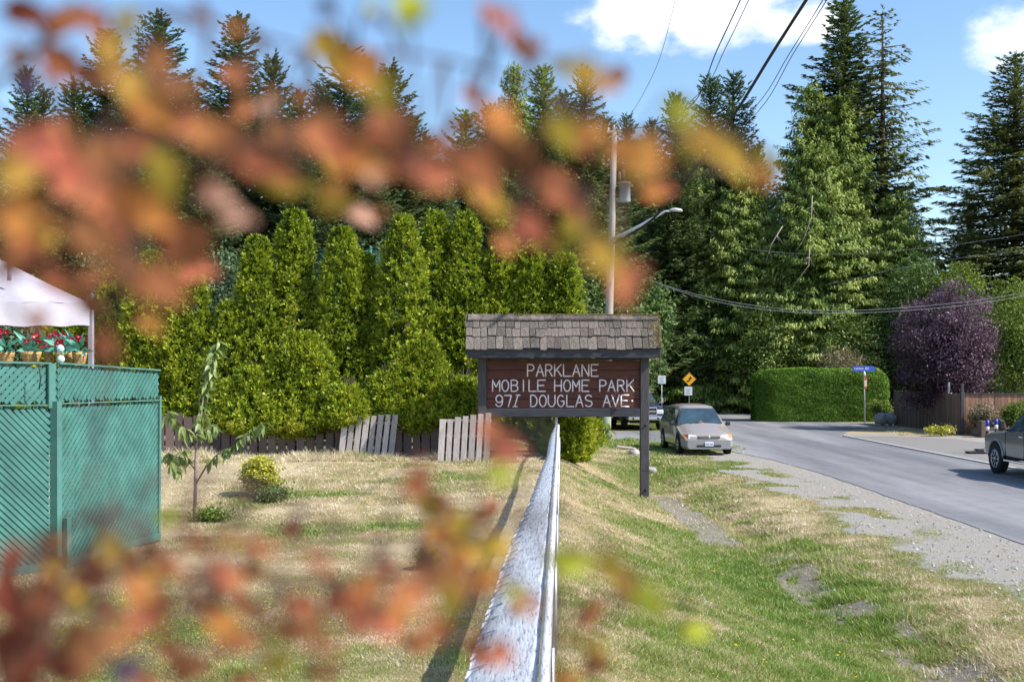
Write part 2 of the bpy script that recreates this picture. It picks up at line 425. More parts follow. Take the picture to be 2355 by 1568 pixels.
# ------------------------------------------------------------------ ground, verge, road
def sstep(t): t = np.clip(t, 0, 1); return t * t * (3 - 2 * t)
def xrail(y): return -.09 + .044 * np.asarray(y, dtype=float)
PROF_X = [-.2, .15, .7, 2.2, 2.9, 3.5, 4.1, 4.7, 5.3, 6.0, 8.0, 60]
PROF_Z = [0, -.03, -.24, -.66, -.84, -.97, -.98, -.80, -.68, -.62, -.62, -.62]
def gz(x, y):
    x = np.asarray(x, dtype=float); y = np.asarray(y, dtype=float)
    z0 = .2 * sstep((y - 18) / 9)
    xr = xrail(np.minimum(y, 30))
    k = (4.25 - 0) ; wob = .25 * np.sin(y * .45) + .12 * np.sin(y * 1.3 + 1)
    # stretch verge profile so that the ditch bottom stays near x = 4.3
    xx = np.where(x < 4.3, (x - xr) * (3.8 / np.maximum(4.3 - xr, .5)), x - .5) + wob * sstep((x - 1.5) / 2) * sstep((6 - x) / 1.5)
    zp = np.interp(xx, PROF_X, PROF_Z) + z0 * (1 - sstep((x - xr) / 2.4))
    t = sstep((y - 30.5) / 8)
    zf = np.interp(x, [-30, 0, 2.5, 4.5], [-.1, -.3, -.48, -.62])
    zf = zf + (-.62 - zf) * sstep((y - 42) / 5)
    z = zp * (1 - t) + zf * t
    nearw = sstep((40 - y) / 8) * sstep((6.4 - x) / .6) * sstep((x + 16) / 4)
    z = z + nearw * (.018 * vnoise(x, y, 1.9, 3, 3) + .03 * vnoise(x, y, .6, 4, 2) + .03 * vnoise(x, y, 3.5, 9, 2) * sstep((x - 3) / 1) * sstep((5.6 - x) / .5))
    return z
def G(x, y): return float(gz(x, y))
def hit(u, v):
    """first point of the ground under a direction of sight; used while laying things out"""
    dx, dz = (u - 1177.5) / F, -(v - 850) / F
    D = np.arange(4, 140, .05)
    z = EYE + dz * D; g = gz(dx * D, D)
    i = np.argmax(z <= g)
    return Vector((dx * D[i], D[i], float(g[i])))
def ground_fields(x, y):
    xr = xrail(y)
    n1 = vnoise(x, y, .55, 21, 3); n2 = vnoise(x, y, 1.7, 22, 3); n3 = vnoise(x, y, 4.2, 23, 3)
    left = x < xr
    dl = .62 + .24 * sstep((y - 13) / 6) + .24 * n1 + .22 * n2 + .12 * n3
    # green tufts under sapling and bush
    for (gx, gy, r) in ((-4.95, 18.6, .75), (-4.45, 21.4, .9), (-3.0, 17.3, 1.0), (-1.6, 17.6, .6)):
        dl = dl - .65 * np.exp(-((x - gx) ** 2 + ((y - gy) * .8) ** 2) / r ** 2)
    dr = .40 + .18 * n1 + .16 * n2 + .1 * n3 + .34 * np.exp(-((x - 2.0) / 1.1) ** 2 - ((y - 30.2) / 2.4) ** 2)
    dr = dr - .28 * np.exp(-((x - 3.6) / .8) ** 2) * sstep((24 - y) / 6) + .34 * np.exp(-((x - 5.9) / .6) ** 2)
    dr = dr + .20 * np.exp(-((x - xr - .3) / .5) ** 2)
    d = np.where(left, dl, dr)
    d = np.where((y > 33), .35 + .25 * n2 + .3 * n1, d)
    d = np.where(x > 15, .85 + .2 * n2, d)
    ed = 6.3 + .34 * n1 + .34 * n2 + .25 * n3
    grav = sstep((x - ed) / .8) * sstep((44 - y) / 4)
    patch = sstep((vnoise(x, y, .9, 31, 3) - .10 + .15 * n3) / .25) * sstep((8.4 - x) / .8) * (.45 * sstep((y - 20) / 6) + .55)
    grav = grav * (1 - .8 * patch)
    grav = np.maximum(grav, sstep((x - 15.1) / .3) * sstep((55 - y) / 2) * (1 - sstep((x - 17.6) / .4) * sstep((51.5 - y) / -1)))
    soil = sstep((.62 - abs(x - 3.95 + .15 * n2)) / .3) * sstep((y - 19.5 + n1 * 2) / 3) * sstep((31 - y) / 2)
    soil = np.maximum(soil, sstep((.5 - abs(x - 4.75 - .2 * n1)) / .25) * sstep((n3 + .5 * n2 + .32) / .25) * sstep((21 - y) / 2))
    soil = soil * (~left)
    return d, np.clip(grav, 0, 1), np.clip(soil, 0, 1)

xs = np.unique(np.round(np.concatenate([[-1500, -600, -250, -120, -80, -55], np.arange(-40, -12, 1.5), np.arange(-12, -7, .3), np.arange(-7, 9.6, .11),
     np.arange(9.6, 24, .5), np.arange(24, 60, 3), [80, 120, 250, 600, 1500]]), 3))
ys = np.unique(np.round(np.concatenate([[-1500, -500, -150, -60, -20, -8], np.arange(-2, 7.5, .5), np.arange(7.5, 33, .11), np.arange(33, 60, .35), np.arange(60, 130, 3), [160, 250, 500, 900, 1600]]), 3))
X, Y = np.meshgrid(xs, ys)
Z = gz(X, Y)
V = np.stack([X.ravel(), Y.ravel(), Z.ravel()], 1)
nx, ny = len(xs), len(ys)
ii = (np.arange(ny - 1)[:, None] * nx + np.arange(nx - 1)[None, :]).ravel()
Fq = np.stack([ii, ii + 1, ii + nx + 1, ii + nx], 1)
me = np_mesh('ground', V, Fq, smooth=True)
dfld, gfld, sfld = ground_fields(X.ravel(), Y.ravel())
for nme, arr in (('dry', dfld), ('gravel', gfld), ('soil', sfld)):
    a = me.attributes.new(nme, 'FLOAT', 'POINT'); a.data.foreach_set('value', np.clip(arr, -.5, 1.5).astype(np.float32))
def ground_mat():
    m, nt, b = nodes('lawn_soil_and_gravel')
    def A(n_):
        a_ = nt.nodes.new('ShaderNodeAttribute'); a_.attribute_name = n_; return a_.outputs['Fac']
    n1 = tex(nt, 'Noise', 14, 8, .7); n2 = tex(nt, 'Noise', 60, 6, .7)
    ad = nt.nodes.new('ShaderNodeMath'); ad.operation = 'MULTIPLY_ADD'; nt.links.new(n1.outputs['Fac'], ad.inputs[0]); ad.inputs[1].default_value = 1.3; ad.inputs[2].default_value = -.65
    a2 = nt.nodes.new('ShaderNodeMath'); a2.operation = 'ADD'; nt.links.new(ad.outputs[0], a2.inputs[0]); nt.links.new(A('dry'), a2.inputs[1])
    gr = ramp(nt, [(0, (.07, .10, .02)), (.3, (.14, .16, .045)), (.55, (.25, .20, .10)), (.8, (.38, .29, .16)), (1, (.48, .39, .24))], a2.outputs[0])
    vo = tex(nt, 'Voronoi', 55); vr = ramp(nt, [(0, (.19, .175, .155)), (.35, (.30, .28, .255)), (.7, (.385, .36, .325)), (1, (.28, .255, .22))], vo.outputs['Color'])
    n3 = tex(nt, 'Noise', 2.2, 6, .65)
    vm = nt.nodes.new('ShaderNodeMix'); vm.data_type = 'RGBA'; vm.blend_type = 'MIX'; vm.inputs[7].default_value = (.36, .30, .22, 1)
    vmr = ramp(nt, [(.45, (0, 0, 0)), (.72, (.7, .7, .7))], n3.outputs['Fac']); nt.links.new(vmr.outputs[0], vm.inputs[0]); nt.links.new(vr.outputs[0], vm.inputs[6])
    so_ = ramp(nt, [(.25, (.10, .08, .065)), (.6, (.27, .235, .20)), (.85, (.40, .36, .31))], n2.outputs['Fac'])
    def edge(src, w=.5):
        k = nt.nodes.new('ShaderNodeMath'); k.operation = 'MULTIPLY_ADD'; nt.links.new(n1.outputs['Fac'], k.inputs[0]); k.inputs[1].default_value = w; k.inputs[2].default_value = -w / 2
        s_ = nt.nodes.new('ShaderNodeMath'); s_.operation = 'ADD'; nt.links.new(k.outputs[0], s_.inputs[0]); nt.links.new(src, s_.inputs[1])
        mr_ = nt.nodes.new('ShaderNodeMapRange'); mr_.inputs['From Min'].default_value = .35; mr_.inputs['From Max'].default_value = .65
        nt.links.new(s_.outputs[0], mr_.inputs['Value']); return mr_.outputs[0]
    m1 = nt.nodes.new('ShaderNodeMix'); m1.data_type = 'RGBA'; nt.links.new(edge(A('gravel')), m1.inputs[0]); nt.links.new(gr.outputs[0], m1.inputs[6]); nt.links.new(vm.outputs[2], m1.inputs[7])
    m2 = nt.nodes.new('ShaderNodeMix'); m2.data_type = 'RGBA'; nt.links.new(edge(A('soil')), m2.inputs[0]); nt.links.new(m1.outputs[2], m2.inputs[6]); nt.links.new(so_.outputs[0], m2.inputs[7])
    nt.links.new(m2.outputs[2], b.inputs['Base Color']); b.inputs['Roughness'].default_value = .95; b.inputs['Specular IOR Level'].default_value = .15
    bn = nt.nodes.new('ShaderNodeBump'); bn.inputs['Strength'].default_value = .7; bn.inputs['Distance'].default_value = .03
    nt.links.new(n2.outputs['Fac'], bn.inputs['Height']); nt.links.new(bn.outputs[0], b.inputs['Normal'])
    return m
reg(mesh_obj('ground', me, None, ground_mat()), 'structure')

# asphalt sheets
def asphalt():
    m, nt, b = nodes('bleached_asphalt')
    n = tex(nt, 'Noise', 90, 6, .75); n2 = tex(nt, 'Noise', .5, 6, .6, stretch=(1.6, .12, 1)); n3 = tex(nt, 'Noise', 1.6, 8, .7)
    r = ramp(nt, [(.3, (.16, .16, .166)), (.55, (.235, .235, .243)), (.75, (.31, .31, .315))], n.outputs['Fac'])
    r2 = ramp(nt, [(.35, (.66, .66, .68)), (.65, (1.18, 1.17, 1.16))], n2.outputs['Fac'])
    r3 = ramp(nt, [(.3, (.86, .86, .87)), (.7, (1.1, 1.1, 1.09))], n3.outputs['Fac'])
    mx = nt.nodes.new('ShaderNodeMix'); mx.data_type = 'RGBA'; mx.blend_type = 'MULTIPLY'; mx.inputs[0].default_value = 1
    my = nt.nodes.new('ShaderNodeMix'); my.data_type = 'RGBA'; my.blend_type = 'MULTIPLY'; my.inputs[0].default_value = 1
    nt.links.new(r.outputs[0], mx.inputs[6]); nt.links.new(r2.outputs[0], mx.inputs[7])
    nt.links.new(mx.outputs[2], my.inputs[6]); nt.links.new(r3.outputs[0], my.inputs[7]); nt.links.new(my.outputs[2], b.inputs['Base Color'])
    b.inputs['Roughness'].default_value = .85; b.inputs['Specular IOR Level'].default_value = .3; bump(nt, b, n.outputs['Fac'], .3, .01); return m
M_asph = asphalt()
def sheet(name, pts, z, mat, jit=0, kind='structure'):
    P = []
    r = random.Random(5)
    n = len(pts)
    for i in range(n):
        a, b_ = Vector(pts[i]), Vector(pts[(i + 1) % n])
        L = (b_ - a).length; k = max(1, int(L / .45)) if jit and L < 60 else 1
        for j in range(k):
            p = a.lerp(b_, j / k)
            if jit: p = p + Vector((r.uniform(-jit, jit), r.uniform(-jit, jit)))
            P.append((p.x, p.y, z))
    me_ = bpy.data.meshes.new(name); me_.from_pydata(P, [], [list(range(len(P)))]); me_.update()
    import bmesh
    bm = bmesh.new(); bm.from_mesh(me_); bmesh.ops.triangulate(bm, faces=bm.faces[:]); bm.to_mesh(me_); bm.free()
    if me_.polygons[0].normal.z < 0: me_.flip_normals()
    return reg(mesh_obj(name, me_, None, mat), kind)
ROAD = [(8.8, -30), (8.85, 20), (9.0, 33), (8.7, 38), (8.0, 42.5), (6.8, 46), (4.8, 48.8), (2.5, 49.8), (-40, 50.2), (-40, 55.6), (4, 55.6), (7.8, 56.2), (8.8, 58),
        (10.0, 66), (11.5, 79), (13.5, 130), (22, 130), (17.0, 79), (15.0, 69.0), (16.5, 66.2), (20, 64.5), (60, 60), (60, 55.5), (20.2, 60), (17.2, 57.5), (15.0, 52), (15.15, 36), (15.2, 20), (15.2, -30)]
sheet('road', ROAD, -.608, M_asph, .03)
# pale concrete edge strip along the far side of the road
ES = MB()
pe = [(15.17, -20), (15.17, 36), (15.05, 44), (14.98, 51.6)]
for i in range(len(pe) - 1):
    (x0, y0), (x1, y1) = pe[i], pe[i + 1]
    ES.add([(x0, y0, -.64), (x0 + .16, y0, -.64), (x1 + .16, y1, -.64), (x1, y1, -.64), (x0, y0, -.565), (x0 + .16, y0, -.57), (x1 + .16, y1, -.57), (x1, y1, -.565)],
           [(4, 5, 6, 7), (0, 4, 7, 3), (1, 2, 6, 5)])
reg(ES.build('kerb', M_concrete), 'structure')
sheet('driveway', [(15.36, 28), (15.36, 51.5), (17.2, 51.8), (19.2, 49.6), (19.5, 46.8), (34, 46.8), (34, 28)], -.606, simple('grey_gravel_drive', (.215, .20, .185), .95, var=.4, scale=30, bmp=.5), .05)

# ---- grass: real blades, dense where the ground is near
def blades(name, n, ymin, ymax, xfun, hscale, seed, keep=None, h0=.038, kind='stuff'):
    r = np.random.default_rng(seed)
    t = r.random(n); y = 1 / (1 / ymin - t * (1 / ymin - 1 / ymax))
    xa, xb = xfun(y); x = xa + (xb - xa) * r.random(n)
    d, gv, so_ = ground_fields(x, y)
    pk = (1 - .93 * gv) * (1 - .85 * so_)
    m_ = r.random(n) < pk
    if keep is not None: m_ &= keep(x, y)
    x, y, d, gv = x[m_], y[m_], d[m_], gv[m_]; n = len(x)
    z = gz(x, y)
    clump = .6 + .55 * np.clip(vnoise(x, y, 5.0, seed + 1, 2) + .4, 0, 2)
    green = np.clip(1.1 - d, 0, 1)
    h = h0 * hscale(x, y) * clump * r.uniform(.5, 1.5, n) * (.7 + .7 * green) * (1 - .6 * gv)
    w = (.0010 + .00030 * y) * r.uniform(.7, 1.4, n)
    a = r.uniform(0, 2 * PI, n); lean = r.uniform(.1, 1.1, n)
    b_ = r.uniform(0, 2 * PI, n)
    base = np.stack([x, y, z - .01], 1)
    side = np.stack([np.cos(a), np.sin(a), 0 * a], 1) * w[:, None]
    dirv = np.stack([np.cos(b_) * lean, np.sin(b_) * lean, np.ones(n)], 1)
    mid = base + dirv * (h * .5)[:, None]
    tip = base + dirv * h[:, None] + np.stack([np.cos(b_), np.sin(b_), -.35 + 0 * b_], 1) * (h * lean * .45)[:, None]
    V_ = np.empty((n, 3, 3)); V_[:, 0] = base - side * 1.2; V_[:, 1] = base + side * 1.2; V_[:, 2] = tip
    F_ = np.arange(n * 3).reshape(n, 3)
    tint = d + r.normal(0, .19, n)
    tint = tint + .20 * vnoise(x, y, 8, seed + 5, 2) + .14 * vnoise(x, y, 3, seed + 6, 2)
    return reg(mesh_obj(name, np_mesh(name, V_.reshape(-1, 3), F_, tint), None, M_grass), kind)
blades('lawn_grass', 380000, 8.3, 29.5, lambda y: (-.50 * y - .6, xrail(y) + .05), lambda x, y: .75 + .6 * sstep((y - 14) / 8), 101)
blades('verge_grass', 480000, 8.3, 49.5, lambda y: (xrail(y) - .05, np.minimum(.5 * y + .6, 8.9)), lambda x, y: 1.15 + .9 * np.exp(-((x - 4.9) / .8) ** 2), 102)
blades('far_verge_grass', 26000, 46, 70, lambda y: (15.2 + 0 * y, 23 + 0 * y), lambda x, y: 1.5 + 0 * x, 103, keep=lambda x, y: (y > 51.5) & (x > 17.2) & (x < 20.9) & (y < 62) & (x > 18.6 + (y - 57) * .25))
# rough weeds at the foot of the fence
def fencefoot(y): return (-8.5 + 0 * y, .6 + 0 * y)
blades('fence_foot_weeds', 16000, 27.0, 28.3, fencefoot, lambda x, y: 5.2 + 2.8 * vnoise(x, y, 1.2, 55, 2), 104)
# stones on the shoulder
def stones(name, n, seed):
    r = np.random.default_rng(seed)
    y = 1 / (1 / 12 - r.random(n) * (1 / 12 - 1 / 42)); x = 5.9 + 3.0 * r.random(n)
    d, gv, s_ = ground_fields(x, y); k = r.random(n) < gv; x, y = x[k], y[k]
    xx = r.uniform(3.2, 5.1, n // 4); yy = r.uniform(11, 30, n // 4); d, gv, s_ = ground_fields(xx, yy); k = r.random(n // 4) < s_ * .8
    x = np.concatenate([x, xx[k]]); y = np.concatenate([y, yy[k]])
    n = len(x); z = gz(x, y); s = (r.random(n) ** 4 * .026 + .006)
    oc = np.array([(1, 0, 0), (0, 1, 0), (-1, 0, 0), (0, -1, 0), (0, 0, 1), (0, 0, -1)], float)
    V_ = oc[None] * s[:, None, None] * r.uniform(.6, 1.4, (n, 6, 1)) + np.stack([x, y, z + s * .3], 1)[:, None]
    fo = np.array([(0, 1, 4), (1, 2, 4), (2, 3, 4), (3, 0, 4)])
    F_ = (fo[None] + (np.arange(n) * 6)[:, None, None]).reshape(-1, 3)
    m, nt, b = nodes('loose_stones'); at = nt.nodes.new('ShaderNodeAttribute'); at.attribute_name = 'tint'
    rr = ramp(nt, [(0, (.17, .165, .155)), (.6, (.33, .315, .295)), (1, (.48, .455, .42))], at.outputs['Fac']); nt.links.new(rr.outputs[0], b.inputs['Base Color']); b.inputs['Roughness'].default_value = .9
    return reg(mesh_obj(name, np_mesh(name, V_.reshape(-1, 3), F_, np.repeat(r.random(n), 4)), None, m), 'stuff')
stones('gravel', 6500, 8)
# yellow weed flowers on the lawn
def flowers(name, n, seed):
    r = np.random.default_rng(seed)
    y = 1 / (1 / 8.6 - r.random(n) * (1 / 8.6 - 1 / 21)); x = (-.42 * y) + (.42 * y + .1) * r.random(n)
    c = vnoise(x, y, 1.1, 44, 2); k = c + r.normal(0, .2, n) > .12; x, y = x[k], y[k]
    xx = r.uniform(.6, 6, n // 6); yy = r.uniform(9, 26, n // 6); d, gv, s_ = ground_fields(xx, yy); k = gv < .3
    x = np.concatenate([x, xx[k]]); y = np.concatenate([y, yy[k]])
    n = len(x); z = gz(x, y) + r.uniform(.05, .14, n)
    C = np.stack([x, y, z], 1)
    q = []
    for j in range(3):
        q.append(leaves_mesh_arrays(C, np.stack([np.cos(j * 1.05 + x * 9), np.sin(j * 1.05 + x * 9), 0 * x + .2 * math.cos(j * 2)], 1), r.uniform(.024, .042, n), .6))
    V_ = np.concatenate(q); F_ = np.arange(len(V_)).reshape(-1, 4)
    return reg(mesh_obj(name, np_mesh(name, V_, F_, r.random(len(F_))), None, M_flower), 'stuff')
def leaves_mesh_arrays(C, A, L, wr):
    A = nrm(A); B = nrm(np.cross(A, np.array([0, 0, 1.0]))); n = len(C)
    V_ = np.empty((n, 4, 3)); V_[:, 0] = C - A * L[:, None] / 2; V_[:, 1] = C + B * L[:, None] * wr / 2; V_[:, 2] = C + A * L[:, None] / 2; V_[:, 3] = C - B * L[:, None] * wr / 2
    return V_.reshape(-1, 3)
flowers('yellow_weed_flowers', 900, 12)

# ------------------------------------------------------------------ trees
def trunk_mb(h, r0, lean=(0, 0), n=8):
    mb = MB(); k = 8
    mb.tube([(lean[0] * (i / k) ** 2, lean[1] * (i / k) ** 2, h * i / k - .3 * (i == 0)) for i in range(k + 1)], [r0 * (1 - .93 * (i / k)) + .01 for i in range(k + 1)], n)
    return mb
def fir_mesh(name, H, R, seed, droop=-.15, upturn=.25, dens=1.0, ragged=.3, bare=.06, spray=.42, hang=0.0, shape=.8, lev=.42, open_=0.0):
    r = np.random.default_rng(seed)
    C, A, N, L, W, T = [], [], [], [], [], []
    bm = MB()
    z = H * bare
    while z < H * .985:
        t = z / H
        prof = (1 - t) ** shape * min(1, (t - bare) / .10 + .35)
        nb = int(max(4, (7 if t < .8 else 5) * dens))
        a0 = r.uniform(0, 2 * PI)
        for k in range(nb):
            a = a0 + 2 * PI * k / nb + r.normal(0, .25)
            ln = R * prof * r.uniform(1 - ragged, 1 + ragged * .6) + .18
            if r.random() < .07: ln *= 1.25
            if r.random() < open_: continue
            ca, sa = math.cos(a), math.sin(a)
            npt = max(3, int(ln / .13 * dens))
            s = (np.arange(npt) + r.random(npt)) / npt
            s = s ** .8
            slope0 = droop * (1 - t) + (.5 if t > .9 else .12) * t
            rise = slope0 * s * ln + upturn * ln * s ** 3 * .35
            zz = z + rise + r.normal(0, .05, npt)
            wid = ln * .27 * np.sin(np.clip(s, 0, 1) * PI * .85 + .3)
            for side in (-1, -.5, 0, .5, 1):
                off = side * wid * r.uniform(.3, 1.1, npt)
                px = ca * s * ln - sa * off; py = sa * s * ln + ca * off
                c_ = np.stack([px, py, zz - abs(side) * .06 - hang * r.random(npt) * .35], 1)
                da = a + side * .75 + r.normal(0, .3, npt)
                ax = np.stack([np.cos(da), np.sin(da), slope0 + r.normal(0, .25, npt) - hang * r.uniform(.6, 2.2, npt)], 1)
                C.append(c_); A.append(ax)
                N.append(np.stack([r.normal(0, .45, npt), r.normal(0, .45, npt), np.ones(npt)], 1))
                l_ = spray * .84 * r.uniform(.5, 1.25, npt) * (1 - .4 * t)
                L.append(l_ * 1.15); W.append(l_ * r.uniform(.30, .52, npt))
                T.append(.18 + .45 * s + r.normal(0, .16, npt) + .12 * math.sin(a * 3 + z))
            if ln > 1.0 and k % 2 == 0:
                bm.tube([(0, 0, z), (ca * ln * .5, sa * ln * .5, z + slope0 * ln * .5), (ca * ln * .9, sa * ln * .9, z + slope0 * ln * .9 + upturn * ln * .2)], [.05, .03, .01], 4, False)
        z += lev * (1.15 - .55 * t) * r.uniform(.8, 1.2)
    # leader
    n = 14; zz = np.linspace(H * .965, H * 1.0, n)
    aa = r.uniform(0, 2 * PI, n)
    C.append(np.stack([np.cos(aa) * .06, np.sin(aa) * .06, zz], 1)); A.append(np.stack([np.cos(aa) * .5, np.sin(aa) * .5, np.ones(n)], 1)); N.append(runit(n, r)); L.append(np.full(n, .25)); W.append(np.full(n, .07)); T.append(np.full(n, .4))
    cat = np.concatenate
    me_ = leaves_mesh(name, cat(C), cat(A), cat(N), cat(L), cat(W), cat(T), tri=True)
    tm = trunk_mb(H * .97, R * .045 + .08)
    b_ = len(tm.v); tm.v += bm.v; tm.f += [[i + b_ for i in f] for f in bm.f]; tm.sm += bm.sm
    return me_, tm
def cluster_mesh(name, lobes, n_clump, per, leaf, seed, flat=.8, wr=.5, tintb=.15, up=.25, clump_r=.45):
    """lobes: (cx,cy,cz,rx,ry,rz) ellipsoids; leaves in clumps near their surfaces"""
    r = np.random.default_rng(seed); C, T = [], []
    vol = np.array([l[3] * l[5] for l in lobes]) ** 1.0; vol = vol / vol.sum()
    ids = r.choice(len(lobes), n_clump, p=vol); LB = np.array(lobes)[ids]
    d = runit(n_clump, r); rad = r.uniform(.55, 1.03, n_clump) ** .6
    cc = LB[:, :3] + d * LB[:, 3:] * rad[:, None]
    per_ = per
    c = np.repeat(cc, per_, 0) + r.normal(size=(n_clump * per_, 3)) * clump_r * np.array([1, 1, .7]) * np.repeat(r.uniform(.5, 1.2, n_clump), per_)[:, None]
    keep = c[:, 2] > .02
    n = len(c)
    out_ = np.repeat(d, per_, 0)
    A_ = runit(n, r) + out_ * .5 + np.array([0, 0, -.25]); N_ = out_ * .8 + runit(n, r) * .8 + np.array([0, 0, up])
    l_ = leaf * r.uniform(.6, 1.4, n)
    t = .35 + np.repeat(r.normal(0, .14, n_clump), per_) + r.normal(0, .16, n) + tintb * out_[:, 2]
    return leaves_mesh(name, c[keep], A_[keep], N_[keep], l_[keep], (l_ * wr)[keep], t[keep])
def place_tree(kind, me_, tmb, matf, label, cat, u, vtop, D, H, group, zb=None, wscale=1.0, rot=None, matb=None, parts=('crown', 'trunk')):
    """stands a tree with its top at the height seen; H is the height of the mesh"""
    x = (u - 1177.5) / F * D
    if zb is None: zb = G(x, D)
    ztop = EYE - (vtop - 850) * D / F
    s = (ztop - zb) / H
    t = thing(kind, label, cat, (x, D, zb), group)
    t.scale = (s * wscale, s * wscale, s); t.rotation_euler = (0, 0, random.uniform(0, 6.28) if rot is None else rot)
    c = mesh_obj(parts[0], me_, t, matf)
    if tmb is not None:
        if isinstance(tmb, MB):
            k = tmb.build(parts[1], matb or M_bark, t, local=True)
        else: k = mesh_obj(parts[1], tmb, t)
    return t
PROTO = {}
def proto(key, *a, **k):
    m_, tm = fir_mesh(key, *a, **k); dummy = bpy.data.meshes.new(key + '_trunk'); dummy.from_pydata(tm.v, [], tm.f); dummy.polygons.foreach_set('use_smooth', tm.sm)
    dummy.materials.append(M_bark); PROTO[key] = (m_, dummy, a[0])
proto('fir_a', 24, 5.4, 1, droop=-.35, upturn=.5, spray=.58, shape=.7, lev=.36, ragged=.42, dens=1.15)
proto('fir_b', 22, 4.8, 2, droop=-.1, upturn=.65, spray=.56, ragged=.42, shape=.68, lev=.36, dens=1.1)
proto('fir_sparse', 25, 4.3, 3, droop=-.5, upturn=.2, dens=.85, ragged=.5, spray=.45, hang=.35, lev=.62, shape=.75, open_=.08)
proto('fir_up', 22, 4.2, 4, droop=.5, upturn=.7, dens=1.05, ragged=.35, spray=.55, shape=.58, lev=.40)
proto('spruce', 23, 6.4, 5, droop=-.35, upturn=.35, spray=.52, ragged=.28, shape=.8, dens=1.15, lev=.36)
proto('cedar', 20, 6.0, 6, droop=-.5, upturn=.3, spray=.40, hang=.9, shape=.6, dens=1.45, ragged=.28, lev=.34)
proto('cedar_narrow', 20, 4.0, 9, droop=-.3, upturn=.3, spray=.38, hang=.8, shape=.66, dens=1.45, ragged=.3, lev=.34)
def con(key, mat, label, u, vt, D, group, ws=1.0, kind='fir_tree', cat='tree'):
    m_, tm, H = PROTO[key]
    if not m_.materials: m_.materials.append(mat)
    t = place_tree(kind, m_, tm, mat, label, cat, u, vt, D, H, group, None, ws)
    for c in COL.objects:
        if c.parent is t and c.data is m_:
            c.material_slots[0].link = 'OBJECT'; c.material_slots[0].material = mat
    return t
GW = 'tall conifers behind the cedar hedge'
con('fir_b', M_fir, 'small distant fir, its top in the gap at the far left of the skyline', 62, 150, 88, GW, .8)
con('fir_a', M_fir, 'dark fir, second conifer from the left edge of the skyline', 100, 195, 80, GW, .9)
con('fir_b', M_fir, 'dark fir just left of the tall conifer with two tops', 245, 62, 66, GW, 1.0)
con('fir_sparse', M_fir, 'thin-topped fir rising close beside the tall conifer on the left skyline', 318, 45, 70, GW, .8)
con('fir_a', M_fir2, 'tall broad blue-green fir, the first to reach near the top edge on the left', 368, 18, 64, GW, 1.0)
con('fir_b', M_fir2, 'tall pointed blue-green fir standing alone against the sky, left of centre', 549, 28, 66, GW, 1.05)
con('fir_b', M_fir, 'slim fir just right of the lone pointed blue-green fir', 628, 120, 62, GW, .85)
con('fir_up', M_fir2, 'fir with upswept branches, its tip behind the pink and gold leaf', 792, 105, 60, GW, 1.25)
con('fir_b', M_spruce, 'brownish fir with a neat narrow tip right of the upswept fir', 898, 142, 62, GW, 1.15)
con('fir_a', M_fir, 'low dark fir filling the dip in the skyline left of centre', 985, 305, 72, GW, 1.0)
con('fir_up', M_cedar, 'rounded open conifer at the right end of the skyline dip', 1072, 250, 74, GW, 1.0)
con('cedar_narrow', M_cedar, 'yellowish narrow cedar, leftmost of the group behind the orange leaves', 1182, 138, 64, GW, .85)
con('fir_b', M_cedar, 'light green fir between the yellowish cedar and the round-headed one', 1250, 145, 60, GW, .9)
con('fir_a', M_spruce, 'brown-green fir left of the utility pole, its tip behind a pale gold leaf', 1345, 150, 58, GW, .85)
con('fir_b', M_fir2, 'small blue-green fir top just right of the utility pole top', 1442, 258, 92, GW, .8)
con('fir_b', M_fir2, 'small fir between the utility pole and the pale green leaf', 1500, 270, 90, GW, .8)
con('fir_b', M_fir, 'fir whose tip pokes above the pale green leaf', 1553, 208, 82, GW, .9)
con('fir_up', M_fir2, 'left one of the twin blue-green firs crossed by the power wires', 1634, 168, 86, GW, .9)
con('fir_up', M_fir2, 'right one of the twin blue-green firs crossed by the power wires', 1687, 160, 86, GW, .9)
con('fir_b', M_fir, 'low fir top right of the twin firs, over the orange leaf edge', 1742, 330, 90, GW, .8)
for (u, vt, D, lab) in ((170, 175, 78, 'distant fir between the two dark firs at the left of the skyline'), (432, 185, 76, 'distant fir just right of the tall broad blue-green fir'), (492, 235, 74, 'distant low fir left of the lone pointed blue-green fir'),
                        (690, 205, 76, 'distant fir in the gap left of the upswept fir'), (742, 190, 74, 'distant fir touching the left side of the upswept fir'), (846, 200, 74, 'distant fir between the upswept and the brownish fir'), (948, 262, 76, 'distant fir right of the brownish fir'),
                        (1125, 235, 76, 'distant fir left of the yellowish narrow cedar'), (1300, 205, 72, 'distant fir left of the brown-green fir by the pole'), (1395, 265, 74, 'distant fir right behind the utility pole top')):
    con('fir_b', M_fir, lab, u, vt, D, 'distant firs closing the skyline gaps', 1.05)
for (u, vt, D, lab) in ((-40, 250, 58, 'dark fir at the left picture edge above the white canopy'), (150, 300, 55, 'dark fir mass behind the left orange leaves'), (300, 330, 54, 'dark fir with drooping lit boughs behind the left leaves'),
                        (470, 250, 56, 'dark fir filling the gap below the lone pointed fir'), (700, 300, 54, 'dark fir directly behind the leftmost tall hedge cedar'), (860, 330, 53, 'dark fir behind the gap with the green steel post'),
                        (1010, 380, 52, 'dark fir behind the middle hedge cedars'), (1130, 330, 54, 'dark fir under the skyline behind the right hedge cedars'), (1280, 330, 52, 'dark fir close left of the utility pole')):
    con('spruce', M_fir, lab, u, vt, D, 'dark firs filling the wood behind the hedge', .8)
GR = 'conifers beyond the road'
con('fir_a', M_fir, 'tallest broad dark fir on the right, its top cut by the picture top', 1940, -12, 84, GR, 1.12)
con('fir_sparse', M_spruce, 'thin-topped drooping fir right beside the tallest fir', 2030, 12, 82, GR, 1.45)
con('spruce', M_spruce, 'broad grey-green spruce at the right picture edge', 2335, 115, 78, GR, 1.35)
